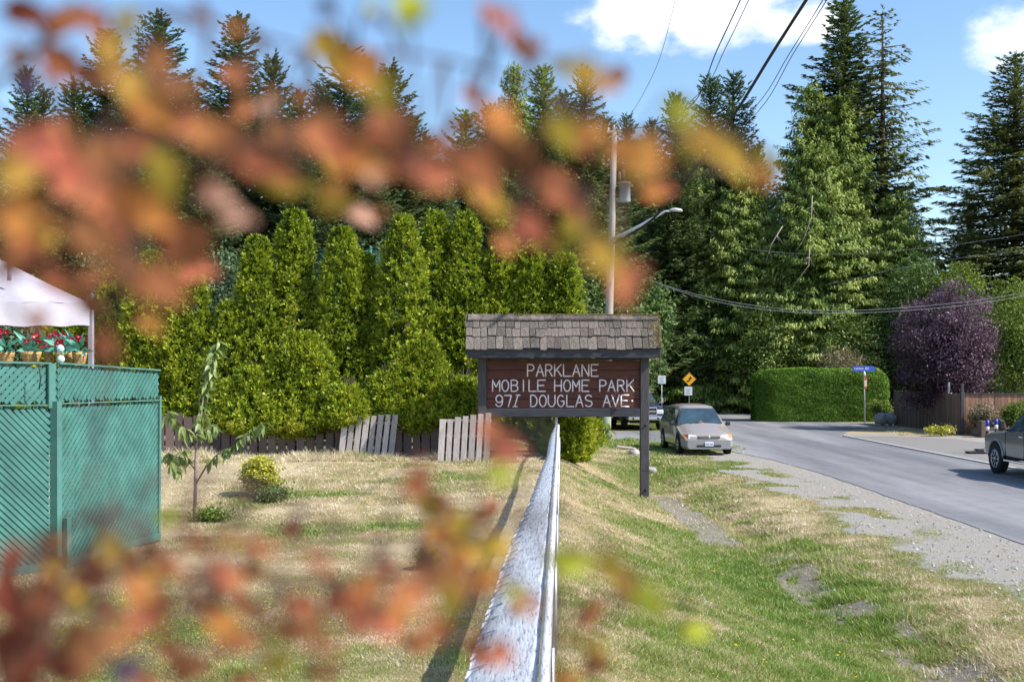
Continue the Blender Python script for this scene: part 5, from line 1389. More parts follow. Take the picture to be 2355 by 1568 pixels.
# pale blue bird house like lamp in the hedge gap
p = PX(512, 742, 32.5); t = thing('garden_lamp_post', 'small pale teal capped post glimpsed in the first hedge gap', 'post', (p.x, p.y, 0))
mb = MB(); mb.tube([(p.x, p.y, 0), (p.x, p.y, p.z)], .10, 10); mb.build('post', M_teal_old, t)
mb = MB(); mb.lathe([(.17, 0), (.16, .08), (.05, .16), (.01, .18)], tuple(p), n=12); mb.build('cap', M_bulb, t)
# dead branches on the big cedar
for i, (pts, lab) in enumerate(((((1868, 450), (1866, 500), (1850, 545), (1838, 570)), 'bare grey dead branch hanging in the middle of the wide cedar'), (((1800, 520), (1775, 560), (1762, 600)), 'pale curved dead branch at the left of the wide cedar'), (((1862, 570), (1860, 610), (1830, 650)), 'hooked dead twig below the bare grey branch'))):
    P = [PX(u, v, 75.5) for u, v in pts]; mb = MB(); mb.tube(P, [.035, .03, .02, .01][:len(P)], 5)
    for k in range(5):
        a = P[k % (len(P) - 1)].lerp(P[k % (len(P) - 1) + 1], .5); mb.tube([a, a + Vector((random.uniform(-.5, .5), -.1, random.uniform(-1.0, .1)))], [.012, .006], 4)
    reg(mb.build('dead_branch', M_greybark), None, lab, 'branch', 'dead branches in the wide cedar')
# ------------------------------------------------------------------ vehicles
def ring(y, wl, zb, zm, wb, zbelt, wt, ztop, crown=.03):
    h = [(0, zb), (wl * .86, zb), (wl * .985, zb + .10), (wl, zm), (wb, zbelt - .04), (wb * .985, zbelt), (wt, ztop - .07), (wt * .90, ztop - .015), (wt * .5, ztop + crown * .8), (0, ztop + crown)]
    return [Vector((x, y, z)) for x, z in h] + [Vector((-x, y, z)) for x, z in h[-2:0:-1]]
def loft(rings):
    n = len(rings[0]); vs_ = [p for r_ in rings for p in r_]; fs = []
    for i in range(len(rings) - 1):
        for k in range(n):
            a, b = i * n + k, i * n + (k + 1) % n; fs.append((a, a + n, b + n, b))
    fs.append(tuple(range(n))); fs.append(tuple(range((len(rings) - 1) * n, len(rings) * n))[::-1])
    return vs_, fs
def body(st, mat, parent, name='body'):
    mb = MB(); vs_, fs = loft([ring(*s) for s in st]); mb.add(vs_, fs, True)
    o = mb.build(name, mat, parent, local=True)
    md = o.modifiers.new('bevel', 'EDGE_SPLIT'); md.split_angle = math.radians(38)
    return o
def quadpanel(name, pts, off, mat, parent, th=.012, inset=0.0):
    pts = [Vector(p) for p in pts]; c = sum(pts, Vector()) / len(pts)
    nn = (pts[1] - pts[0]).cross(pts[-1] - pts[0]).normalized()
    if nn.dot(Vector(off)) < 0: nn = -nn
    pts = [p + (c - p).normalized() * inset for p in pts]
    n = len(pts); mb = MB(); mb.add([p + nn * .004 for p in pts] + [p + nn * th for p in pts], [tuple(range(n, 2 * n))] + [(i, (i + 1) % n, (i + 1) % n + n, i + n) for i in range(n)])
    return mb.build(name, mat, parent, local=True)
def wheel(parent, x, y, r, w, side, spokes=6, rimmat=None):
    mb = MB(); mb.lathe([(r * .62, -w / 2), (r * .93, -w / 2), (r, -w / 2 + .03), (r, w / 2 - .03), (r * .93, w / 2), (r * .62, w / 2)], (x, y, r), 'X', 28)
    t = mb.build('wheel', M_rubber, parent, local=True)
    rm = MB(); xo = x + side * (w / 2 - .015)
    rm.lathe([(r * .64, side * .0), (r * .64, side * .02), (r * .55, side * .022), (r * .52, -side * .06), (.001, -side * .065)], (xo, y, r), 'X', 24)
    for k in range(spokes):
        a = 2 * PI * k / spokes
        ca, sa = math.cos(a), math.sin(a)
        rm.tube([(xo - side * .02, y + ca * .04, r + sa * .04), (xo + side * .012, y + ca * r * .58, r + sa * r * .58)], [.035, .022], 5, True)
    rm.lathe([(.06, side * .0), (.055, side * .03), (.01, side * .035)], (xo, y, r), 'X', 12)
    rm.build('rim', rimmat or M_rim, t, local=True)
    wm = MB(); xi = x - side * .045
    wm.lathe([(r * 1.16, -.02), (r * 1.16, .02)], (xi + side * (w / 2 - .0), y, r + .01), 'X', 24)
    return t
def arch(parent, x, y, r, side, mat, rw=.035, name='fender_flare'):
    mb = MB(); mb.tube([(x, y + r * math.cos(a), r * .93 + r * math.sin(a)) for a in [PI * (i / 14) for i in range(15)]], rw, 6); return mb.build(name, mat, parent, local=True)
def well(parent, x, y, r, side):
    mb = MB(); mb.lathe([(r, -.012), (r, .012)], (x, y, r * .92), 'X', 24); return mb.build('wheel_well', M_well, parent, local=True)
# --- minivan (front towards local -Y)
vp = PX(1620, 1045, 40.0); vz = G(6.8, 41) + .0
van = thing('minivan', 'champagne minivan parked facing the viewer on the verge by the road', 'minivan', (6.92, 40.0, vz + .0))
B_ = [(0.0, .66, .33, .42, .70, .54, .62, .62), (.05, .80, .24, .44, .84, .60, .74, .68, .03), (.22, .88, .21, .48, .89, .66, .80, .75), (.55, .915, .21, .5, .915, .76, .80, .86), (1.05, .93, .21, .5, .925, .92, .80, .99),
      (1.28, .93, .21, .5, .925, .97, .79, 1.06), (2.02, .93, .21, .5, .925, 1.02, .645, 1.62, .035), (2.35, .93, .21, .5, .925, 1.02, .66, 1.69, .035), (3.3, .93, .21, .5, .925, 1.03, .67, 1.71, .035), (4.4, .925, .21, .5, .92, 1.03, .65, 1.66, .03), (4.82, .90, .24, .5, .90, 1.02, .61, 1.52), (4.93, .84, .34, .5, .84, .98, .60, 1.15)]
body(B_, M_vanpaint, van)
quadpanel('windscreen', [(-.80, 1.27, 1.055), (.80, 1.27, 1.055), (.635, 1.97, 1.60), (-.635, 1.97, 1.60)], (0, -1, 1), M_glass, van, .02, .03)
for s in (-1, 1):
    def sidewin(ya, yb, nm_='side_window'):
        def P_(y, f):
            for i in range(len(B_) - 1):
                if B_[i][0] <= y <= B_[i + 1][0]:
                    t = (y - B_[i][0]) / (B_[i + 1][0] - B_[i][0]); L_ = lambda k: B_[i][k] + (B_[i + 1][k] - B_[i][k]) * t
                    a = Vector((L_(4) * .985, y, L_(5))); b = Vector((L_(6), y, L_(7) - .07)); p = a.lerp(b, f); p.x *= s; return p
        quadpanel(nm_, [P_(ya[0], .06), P_(yb[0], .06), P_(yb[1], .92), P_(ya[1], .92)], (s, 0, 0), M_glass, van)
    sidewin((1.55, 2.02), (2.62, 2.62)); sidewin((2.70, 2.70), (3.62, 3.62)); sidewin((3.70, 3.70), (4.60, 4.42))
    hl = MB(); hl.add([(s * .40, -.005, .60), (s * .72, .03, .60), (s * .70, .09, .745), (s * .44, .05, .715), (s * .40, .10, .60), (s * .72, .16, .60), (s * .70, .2, .745), (s * .44, .16, .715)], [(0, 1, 2, 3), (4, 7, 6, 5), (0, 4, 5, 1), (1, 5, 6, 2), (2, 6, 7, 3), (3, 7, 4, 0)])
    hl.build('headlight', M_lamp, van, local=True)
    am = MB(); am.add([(s * .725, .025, .60), (s * .855, .12, .61), (s * .86, .24, .74), (s * .71, .085, .745), (s * .70, .15, .6), (s * .80, .25, .61), (s * .80, .3, .74), (s * .69, .2, .745)], [(0, 1, 2, 3), (4, 7, 6, 5), (0, 4, 5, 1), (1, 5, 6, 2), (2, 6, 7, 3), (3, 7, 4, 0)])
    am.build('indicator', M_amber, van, local=True)
    mr_ = MB(); mr_.bbox((s * 1.03, 1.5, 1.06), (.17, .10, .15), .03); mr_.bbox((s * .93, 1.5, 1.03), (.10, .05, .05), .01); mr_.build('wing_mirror', M_trim, van, local=True)
    fl = MB(); fl.bbox((s * .60, -.012, .36), (.16, .03, .07), .01); fl.build('fog_light', M_trim, van, local=True)
    for y in (.92, 3.95):
        well(van, s * .925, y, .41, s); wheel(van, s * .845, y, .325, .20, s, 6)
    h_ = MB(); h_.bbox((s * .935, 2.35, .88), (.02, .16, .035), .006); h_.bbox((s * .935, 3.45, .88), (.02, .16, .035), .006); h_.build('door_handle', M_trim, van, local=True)
g = MB(); g.bbox((0, .0, .645), (.78, .04, .085), .015); g.build('grille', M_trim, van, local=True)
g = MB(); g.bbox((0, -.024, .66), (.70, .014, .014), .004); g.bbox((0, -.024, .63), (.70, .014, .012), .004); g.build('grille_bar', M_vanpaint, van, local=True)
g = MB(); g.lathe([(.005, -.01), (.05, -.006), (.05, .006)], (0, -.03, .655), 'Y', 12); g.build('badge', M_chrome, van, local=True)
g = MB(); g.add([Vector(p) for p in loft([[Vector((x, y, z)) for x, z in ((-.70 - d, .235), (.70 + d, .235), (.76 + d, .33), (.76 + d, .54), (-.76 - d, .54), (-.76 - d, .33))] for (y, d) in ((-.045, 0), (-.005, .055), (.30, .155))])[0]], [(0, 1, 2, 3, 4, 5)] + [(i * 6 + k, i * 6 + (k + 1) % 6, (i + 1) * 6 + (k + 1) % 6, (i + 1) * 6 + k) for i in range(2) for k in range(6)]); g.build('front_bumper', M_vanlow, van, local=True)
g = MB(); g.bbox((0, -.05, .345), (.86, .016, .075), .01); g.build('air_intake', M_trim, van, local=True)
g = MB(); g.bbox((0, -.066, .415), (.30, .012, .15), .008); pl = g.build('licence_plate', M_plate, van, local=True)
g = MB(); rr = random.Random(2)
for k in range(6): g.bbox((-.105 + .042 * k + (.012 if k > 2 else -.006), -.0745, .41), (.024, .004, .06), .001)
g.build('plate_characters', M_plateink, pl, local=True)
for s in (-1, 1):
    wb = MB(); wb.tube([(s * .1 - .35, 1.21, 1.065), (s * .1 + .22, 1.36, 1.16)], .009, 4); wb.build('wiper', M_trim, van, local=True)
sh = MB()
for (x, ht) in ((-.38, .3), (.38, .34)):
    sh.bbox((x, 2.3, 1.12 + 0 * ht), (.42, .12, .5), .06); sh.bbox((x, 2.3, 1.43), (.22, .10, .16), .04)
sh.build('seats', M_trim, van, local=True)
van.rotation_euler = (0, 0, math.radians(2.5))

# --- pickups
def pickup(name, label, loc, rz, paint, flare, r=.40, chrome=True):
    t = thing(name, label, 'pickup truck', loc)
    w = 1.0
    S_ = [(0.0, .86, .52, .75, .88, 1.02, .80, 1.10), (.06, .94, .45, .76, .95, 1.06, .84, 1.14), (.5, .98, .45, .8, .98, 1.10, .84, 1.19), (1.45, 1.0, .45, .8, .99, 1.18, .82, 1.27),
          (1.55, 1.0, .45, .8, .99, 1.20, .81, 1.30), (2.25, 1.0, .45, .8, .99, 1.24, .70, 1.86, .03), (3.0, 1.0, .45, .8, .99, 1.25, .72, 1.92, .03), (3.75, 1.0, .45, .8, .99, 1.26, .71, 1.88, .03), (3.98, 1.0, .45, .8, .99, 1.27, .70, 1.75, .03),
          (4.02, 1.0, .45, .8, .99, 1.27, .92, 1.33, 0)]
    body(S_, paint, t)
    body([(4.06, 1.0, .45, .8, .99, 1.25, .95, 1.34, 0), (5.75, .99, .5, .8, .98, 1.25, .94, 1.34, 0), (5.82, .96, .55, .8, .96, 1.22, .92, 1.32, 0)], paint, t, 'bed')
    quadpanel('windscreen', [(-.82, 1.53, 1.30), (.82, 1.53, 1.30), (.70, 2.2, 1.83), (-.70, 2.2, 1.83)], (0, -1, 1), M_glass, t, .02, .03)
    for s in (-1, 1):
        def P_(y, f):
            for i in range(len(S_) - 1):
                if S_[i][0] <= y <= S_[i + 1][0]:
                    q = (y - S_[i][0]) / (S_[i + 1][0] - S_[i][0]); L_ = lambda k: S_[i][k] + (S_[i + 1][k] - S_[i][k]) * q
                    a = Vector((L_(4) * .985, y, L_(5))); b = Vector((L_(6), y, L_(7) - .07)); p = a.lerp(b, f); p.x *= s; return p
        quadpanel('side_window', [P_(1.72, .05), P_(2.78, .05), P_(2.78, .94), P_(2.25, .94)], (s, 0, 0), M_glass, t)
        quadpanel('side_window', [P_(2.88, .05), P_(3.85, .05), P_(3.75, .94), P_(2.88, .94)], (s, 0, 0), M_glass, t)
        mr_ = MB(); mr_.bbox((s * 1.17, 1.78, 1.42), (.17, .12, .30), .04); mr_.tube([(s * .98, 1.78, 1.28), (s * 1.12, 1.78, 1.33)], .03, 6); mo_ = mr_.build('wing_mirror', M_chrome if chrome else M_trim, t, local=True)
        for y in (.98, 4.75):
            well(t, s * .995, y, r * 1.22, s); wheel(t, s * .90, y, r, .26, s, 6 if chrome else 8); arch(t, s * .998, y, r * 1.2, s, flare)
        g = MB(); g.bbox((s * 1.005, 2.62, 1.12), (.03, .18, .04), .008); g.bbox((s * 1.005, 3.72, 1.12), (.03, .18, .04), .008); g.build('door_handle', M_chrome, t, local=True)
        g = MB(); g.box((s * .997, 2.83, .88), (.012, .014, .72)); g.box((s * .997, 1.62, .88), (.012, .014, .72)); g.build('door_gap', M_well, t, local=True)
        g = MB(); g.bbox((s * 1.02, 2.85, .42), (.16, 2.3, .05), .015); g.build('running_board', M_trim if chrome else M_chrome, t, local=True)
        g = MB(); g.bbox((s * .74, -.0, .90), (.34, .10, .22), .03); g.build('headlight', M_lamp, t, local=True)
    g = MB(); g.bbox((0, -.02, .93), (1.10, .08, .34), .03); gr = g.build('grille', M_trim, t, local=True)
    g = MB(); g.bbox((0, -.065, .93), (.06, .02, .33), .006); g.bbox((0, -.065, .93), (1.08, .02, .05), .006)
    g.bbox((0, -.05, 1.115), (1.16, .05, .06), .01); g.bbox((0, -.05, .75), (1.16, .05, .04), .01); g.bbox((-.57, -.05, .93), (.05, .05, .36), .01); g.bbox((.57, -.05, .93), (.05, .05, .36), .01)
    g.build('grille_surround', M_chrome, gr, local=True)
    g = MB(); g.bbox((0, -.10, .60), (1.78, .16, .22), .05); bp = g.build('front_bumper', M_chrome, t, local=True)
    g = MB()
    for s in (-1, 1): g.lathe([(.005, -.03), (.055, -.012), (.055, 0)], (s * .62, -.18, .58), 'Y', 12)
    g.build('fog_light', M_trim, bp, local=True)
    g = MB(); g.bbox((0, .1, .42), (1.5, .1, .16), .02); g.bbox((0, 2.9, .44), (.5, 4.8, .12), .02); g.bbox((0, .98, .4), (1.5, .12, .12), .02); g.bbox((0, 4.75, .4), (1.5, .12, .12), .02); g.build('underbody', M_well, t, local=True)
    t.rotation_euler = (0, 0, rz)
    return t
pickup('blue_pickup', 'dark blue pickup truck with chrome bumper parked beyond the minivan behind the sign post', (6.62, 56.6, -.6), math.radians(3), M_bluepaint, M_bluepaint)
pickup('silver_pickup', 'grey silver pickup truck leaving the picture at the right edge', (15.06, 34.02, -.588), math.radians(180 - .5), M_silverpaint, M_silverpaint, .415, chrome=False)

# ------------------------------------------------------------------ signs and posts by the road
def flat_sign(t, c, w, h, mat, name='sign_face', diamond=False, th=.012):
    mb = MB(); rot = Matrix.Rotation(PI / 4, 3, 'Y') if diamond else None
    mb.bbox(c, (w, th, h), .004, rot); return mb.build(name, mat, t)
c = PX(1522, 873, 60); t = thing('small_white_sign', 'small white sign on a thin pole above the blue pickup', 'road sign', (c.x, 60, -.6))
fs_ = flat_sign(t, c, .41, .43, M_signwhite); mb = MB(); mb.tube([(c.x, 60.04, -.7), (c.x, 60.04, c.z + .2)], .025, 6); mb.build('pole', M_galv, t)
mb = MB()
for k in range(4): mb.bbox((c.x + (-.02 if k % 2 else .02), 59.985, c.z + .13 - .085 * k), (.24 - .03 * (k % 3), .004, .022), .001)
mb.build('faded_print', M_signink, fs_)
c = PX(1585, 872, 73); t = thing('diamond_warning_sign', 'yellow diamond warning sign with a white tab below on a pole at the road bend', 'road sign', (c.x, 73, -.6))
mb = MB(); mb.bbox(c + Vector((0, .03, 0)), (.72, .02, .72), .01, Matrix.Rotation(PI / 4, 3, 'Y')); mb.build('sign_back', M_black, t)
f_ = flat_sign(t, c, .59, .59, M_yellow, diamond=True)
mb = MB(); mb.tube([c + Vector((-.13, -.012, -.12)), c + Vector((.02, -.012, -.08)), c + Vector((.08, -.012, .05))], .035, 4); mb.tube([c + Vector((.0, -.012, .04)), c + Vector((.09, -.012, .17)), c + Vector((.16, -.012, .03))], .03, 4)
mb.build('arrow_print', M_black, f_)
c2 = PX(1583, 899, 73); f_ = flat_sign(t, c2, .50, .56, M_signwhite, 'tab_sign'); mb = MB()
for k in range(3): mb.bbox((c2.x, 72.985, c2.z + .12 - .12 * k), (.26 if k != 1 else .18, .004, .05), .001)
mb.build('faded_print', M_signink, f_); mb = MB(); mb.tube([(c.x, 73.06, -.7), (c.x, 73.06, c.z + .3)], .035, 6); mb.build('pole', M_galv, t)
p = PX(1988, 969, 64.6); p.z = -.62; Dp = p.y; t = thing('street_name_post', 'blue street name blade on a pale pole in front of the clipped hedge', 'street sign', tuple(p))
mb = MB(); mb.tube([PX(1989, 975, Dp), PX(1987, 853, Dp)], .045, 8); mb.build('pole', M_galv, t)
c = PX(1986, 848, Dp); b_ = MB(); hw_, hh = 26 * Dp / F, 6.2 * Dp / F
pr = [(-hw_, -hh * .6), (-hw_ * .9, -hh), (hw_ * .9, -hh), (hw_, -hh * .6), (hw_, hh * .6), (hw_ * .88, hh), (-hw_ * .88, hh), (-hw_, hh * .6)]
b_.add([(c.x + x, Dp - .03, c.z + z) for x, z in pr] + [(c.x + x, Dp - .01, c.z + z) for x, z in pr], [tuple(range(8)), tuple(range(8, 16))[::-1]] + [(i, (i + 1) % 8, (i + 1) % 8 + 8, i + 8) for i in range(8)])
bl = b_.build('name_blade', M_blue, t)
mb = MB(); xx = -hw_ * .78; r = random.Random(5)
for wd in (.055, .05, .055, .045, .05, .05, .05):       # illegible pale lettering: a word and a short abbreviation
    mb.bbox((c.x + xx, Dp - .034, c.z + .01), (wd * .8, .004, .10), .001); xx += wd * 1.5
xx += .10
for wd in (.07, .055): mb.bbox((c.x + xx, Dp - .034, c.z + .02), (wd, .004, .14), .001); xx += wd * 1.6
mb.build('pale_print', M_signwhite, bl)
mb = MB(); mb.tube([PX(1988, 856, Dp), PX(1988, 866, Dp)], .07, 8); mb.build('blade_clamp', M_signwhite, t)
q = PX(1990, 0, Dp)
for (va, vb, m_) in ((868, 874, M_redsign), (874, 888, simple('cream_sticker', (.75, .6, .42), .6)), (888, 893, M_redsign)):
    mb = MB(); mb.bbox((q.x, Dp - .05, (PX(0, va, Dp).z + PX(0, vb, Dp).z) / 2), (.15, .02, (vb - va) * Dp / F), .004); mb.build('post_sticker', m_, t)
labs = ['banded black delineator post with a blue top beside the silver pickup', 'second banded delineator post, just behind the silver pickup bonnet']
for i, (u, v) in enumerate(((2271, 1043), (2291, 1040))):
    p = PX(u, v, 40.8 + i * 1.2); p.z = -.585; t = thing('delineator_post', labs[i], 'bollard', tuple(p), 'banded delineator posts')
    mb = MB(); mb.tube([p, p + Vector((0, 0, 1.08))], .055, 10); mb.build('post', M_black, t)
    mb = MB(); mb.bbox(p + Vector((-.25, 0, .03)), (1.0, .35, .06), .02); mb.build('base', M_rubber, t)
    for (a, b, m_) in ((.96, 1.17, M_bollblue), (.80, .95, M_signwhite), (.62, .69, M_bollred), (.34, .44, M_bollyel)):
        mb = MB(); mb.tube([p + Vector((0, 0, a)), p + Vector((0, 0, b))], .063, 10); mb.build('band', m_, t)
# brown board fence and red-brown fence with planter
bf = thing('board_fence', 'brown vertical board fence running back beside the purple tree', 'fence', (20.85, 57, -.6))
bm_ = MB(); bm_.bbox((0, 0, .5), (1, 1, 1), .03); m_b = bpy.data.meshes.new('board'); m_b.from_pydata(bm_.v, [], bm_.f); m_b.materials.append(M_fencebrown)
y = 52.9; r = random.Random(31)
while y < 62.1:
    o = mesh_obj('board', m_b, bf); o.location = Vector((20.85 + r.uniform(-.012, .012), y, -.65)) - ORG[bf.name]; o.scale = (.025, .142, 1.93 + r.uniform(-.03, .03)); y += .15
mb = MB(); mb.bbox((20.9, 57.5, 1.05), (.04, 9.3, .09), .006); mb.bbox((20.9, 57.5, -.1), (.04, 9.3, .09), .006); mb.build('rail', M_fencebrown, bf)
mb = MB(); mb.bbox((20.86, 52.72, .34), (.16, .16, 2.0), .01); mb.build('corner_post', M_darkpost, bf)
for y in (54.5, ):
    mb = MB(); mb.bbox((20.92, y, .55), (.10, .10, 2.5), .01); mb.build('tall_post', M_galv, bf)
rf = thing('red_brown_fence', 'red-brown board fence with a dark top cap behind the planter', 'fence', (25, 53, -.6))
m_r = bpy.data.meshes.new('board'); m_r.from_pydata(bm_.v, [], bm_.f); m_r.materials.append(M_fencered)
x = 21.05
while x < 31.5:
    o = mesh_obj('board', m_r, rf); o.location = Vector((x, 53.0 + r.uniform(-.01, .01), -.6)) - ORG[rf.name]; o.scale = (.142, .025, 1.86); x += .15
mb = MB(); mb.bbox((26.3, 53.0, 1.28), (10.6, .14, .045), .008); mb.build('top_cap', M_darkbeam, rf)
for x in (21.0, 24.4, 27.8, 31.2):
    mb = MB(); mb.bbox((x, 53.08, .5), (.12, .12, 2.5 if x < 22 else 1.9), .01); mb.build('post', M_sleeper if x > 22 else M_darkpost, rf)
pt = thing('planter', 'low planter of stacked dark sleepers in front of the red-brown fence', 'planter', (23.6, 51.4, -.6))
for k in range(3):
    mb = MB(); mb.bbox((23.7, 51.0, -.56 + .155 * k), (5.0, .14, .12), .01); mb.build('sleeper', simple('pale_sleeper', (.36, .28, .26), .9) if k == 1 else M_sleeper, pt)
mb = MB(); mb.box((23.7, 52.0, -.40), (4.9, 1.8, .35)); mb.build('soil', simple('bark_mulch', (.34, .24, .2), .95, scale=30, bmp=.8), pt)
mb = MB(); mb.bbox((21.0, 50.9, -.25), (.24, .5, .75), .03); mb.build('end_block', M_sleeper, pt)
# house corner beyond
hs_ = thing('lilac_house', 'small pale lilac house with grey roof glimpsed beyond the fence at the right edge', 'house', (32, 72, -.6))
mb = MB(); mb.box((34.2, 74, .55), (3.6, 4, 2.4)); mb.build('wall', M_house, hs_)
mb = MB(); mb.box((31.6, 73.2, .4), (1.9, 3.2, 2.2)); mb.build('wall', M_houseblue, hs_, )
mb = MB(); mb.add([(30.3, 71.2, 1.5), (32.7, 71.2, 1.55), (36.6, 71.6, 1.75), (36.6, 76, 1.75), (30.3, 76, 1.5), (32.9, 73.4, 2.55), (35.5, 73.6, 2.75), (30.3, 71.2, 1.42), (36.6, 71.6, 1.66)],
                 [(0, 1, 5), (1, 2, 6, 5), (2, 3, 6), (3, 4, 5, 6), (4, 0, 5), (0, 7, 8, 2, 1)]); mb.build('roof', M_roof, hs_)
mb = MB(); mb.box((31.65, 71.58, .45), (.16, .04, .9)); mb.build('window', M_glass, hs_)
# low retaining kerb wall at the bend
wlx = thing('low_wall', 'low pale block wall at the far bend behind the minivan', 'wall', (14, 80, -.6))
for k in range(9):
    mb = MB(); mb.bbox((9.2 + k * 1.02, 80.6 + .05 * k, -.35), (1.0, .3, .46), .02); mb.build('wall_block', M_concrete, wlx)
p = PX(1700, 930, 79.5); mb = MB(); mb.tube([(p.x, 79.5, -.7), (p.x + .05, 79.5, 0), (p.x, 79.5, .6)], [.38, .3, .34], 9); reg(mb.build('tree_stump', M_bark), None, 'dark tree stump standing before the low pale wall', 'stump')
# broken culvert pieces in the ditch
for i, (u, v, w, lab) in enumerate(((1440, 1034, .75, 'weathered plank lying across the ditch behind the sign post'), (1458, 1046, .45, 'broken concrete chunk in the ditch behind the sign post'), (1495, 1088, .55, 'grey stone at the ditch edge just right of the sign post'))):
    p = hit(u, v); mb = MB()
    if i == 0: mb.bbox(p + Vector((0, 0, .08)), (w, .25, .07), .02, Matrix.Rotation(.12, 3, 'Y'))
    else:
        mb.lathe([(.02, -.05), (w * .35, -.03), (w * .4, .08), (w * .28, .17), (.02, .19)], tuple(p), n=8); rr = random.Random(i); mb.v = [(a + rr.uniform(-.06, .06), b + rr.uniform(-.06, .06), c + rr.uniform(-.03, .03)) for a, b, c in mb.v]
    reg(mb.build(('plank', 'concrete_chunk', 'stone')[i], (M_palewood, M_concrete, M_rock)[i]), None, lab, ('plank', 'rubble', 'stone')[i])

# ------------------------------------------------------------------ the autumn shrub close to the lens
LC = {'R': (.66, .19, .12), 'O': (.66, .25, .08), 'B': (.34, .13, .06), 'G': (.50, .54, .06), 'Y': (.62, .40, .07), 'P': (.68, .38, .28), 'D': (.22, .10, .05), 'K': (.22, .06, .04), 'V': (.10, .07, .13), 'L': (.26, .20, .03)}
LM = {}
for k, c in LC.items():
    m = bpy.data.materials.new('autumn_leaf_' + {'R': 'salmon', 'O': 'orange', 'B': 'brown', 'G': 'yellow_green', 'Y': 'gold', 'P': 'pink', 'D': 'dark_brown', 'K': 'maroon', 'V': 'plum', 'L': 'olive'}[k])
    m.use_nodes = True; nt = m.node_tree; nt.nodes.clear(); o_ = nt.nodes.new('ShaderNodeOutputMaterial')
    n = tex(nt, 'Noise', 70, 3); c2 = LC['Y' if k in 'RO' else 'P' if k == 'P' else 'R' if k in 'YB' else 'O' if k == 'D' else 'Y' if k in 'GL' else 'D']
    r_ = ramp(nt, [(.42, c), (.75, tuple((a + b) / 2 for a, b in zip(c, c2)))], n.outputs['Fac'])
    d = nt.nodes.new('ShaderNodeBsdfDiffuse'); tr = nt.nodes.new('ShaderNodeBsdfTranslucent'); mx = nt.nodes.new('ShaderNodeMixShader'); mx.inputs[0].default_value = .42
    nt.links.new(r_.outputs[0], d.inputs[0]); nt.links.new(r_.outputs[0], tr.inputs[0]); nt.links.new(d.outputs[0], mx.inputs[1]); nt.links.new(tr.outputs[0], mx.inputs[2]); nt.links.new(mx.outputs[0], o_.inputs[0]); LM[k] = m
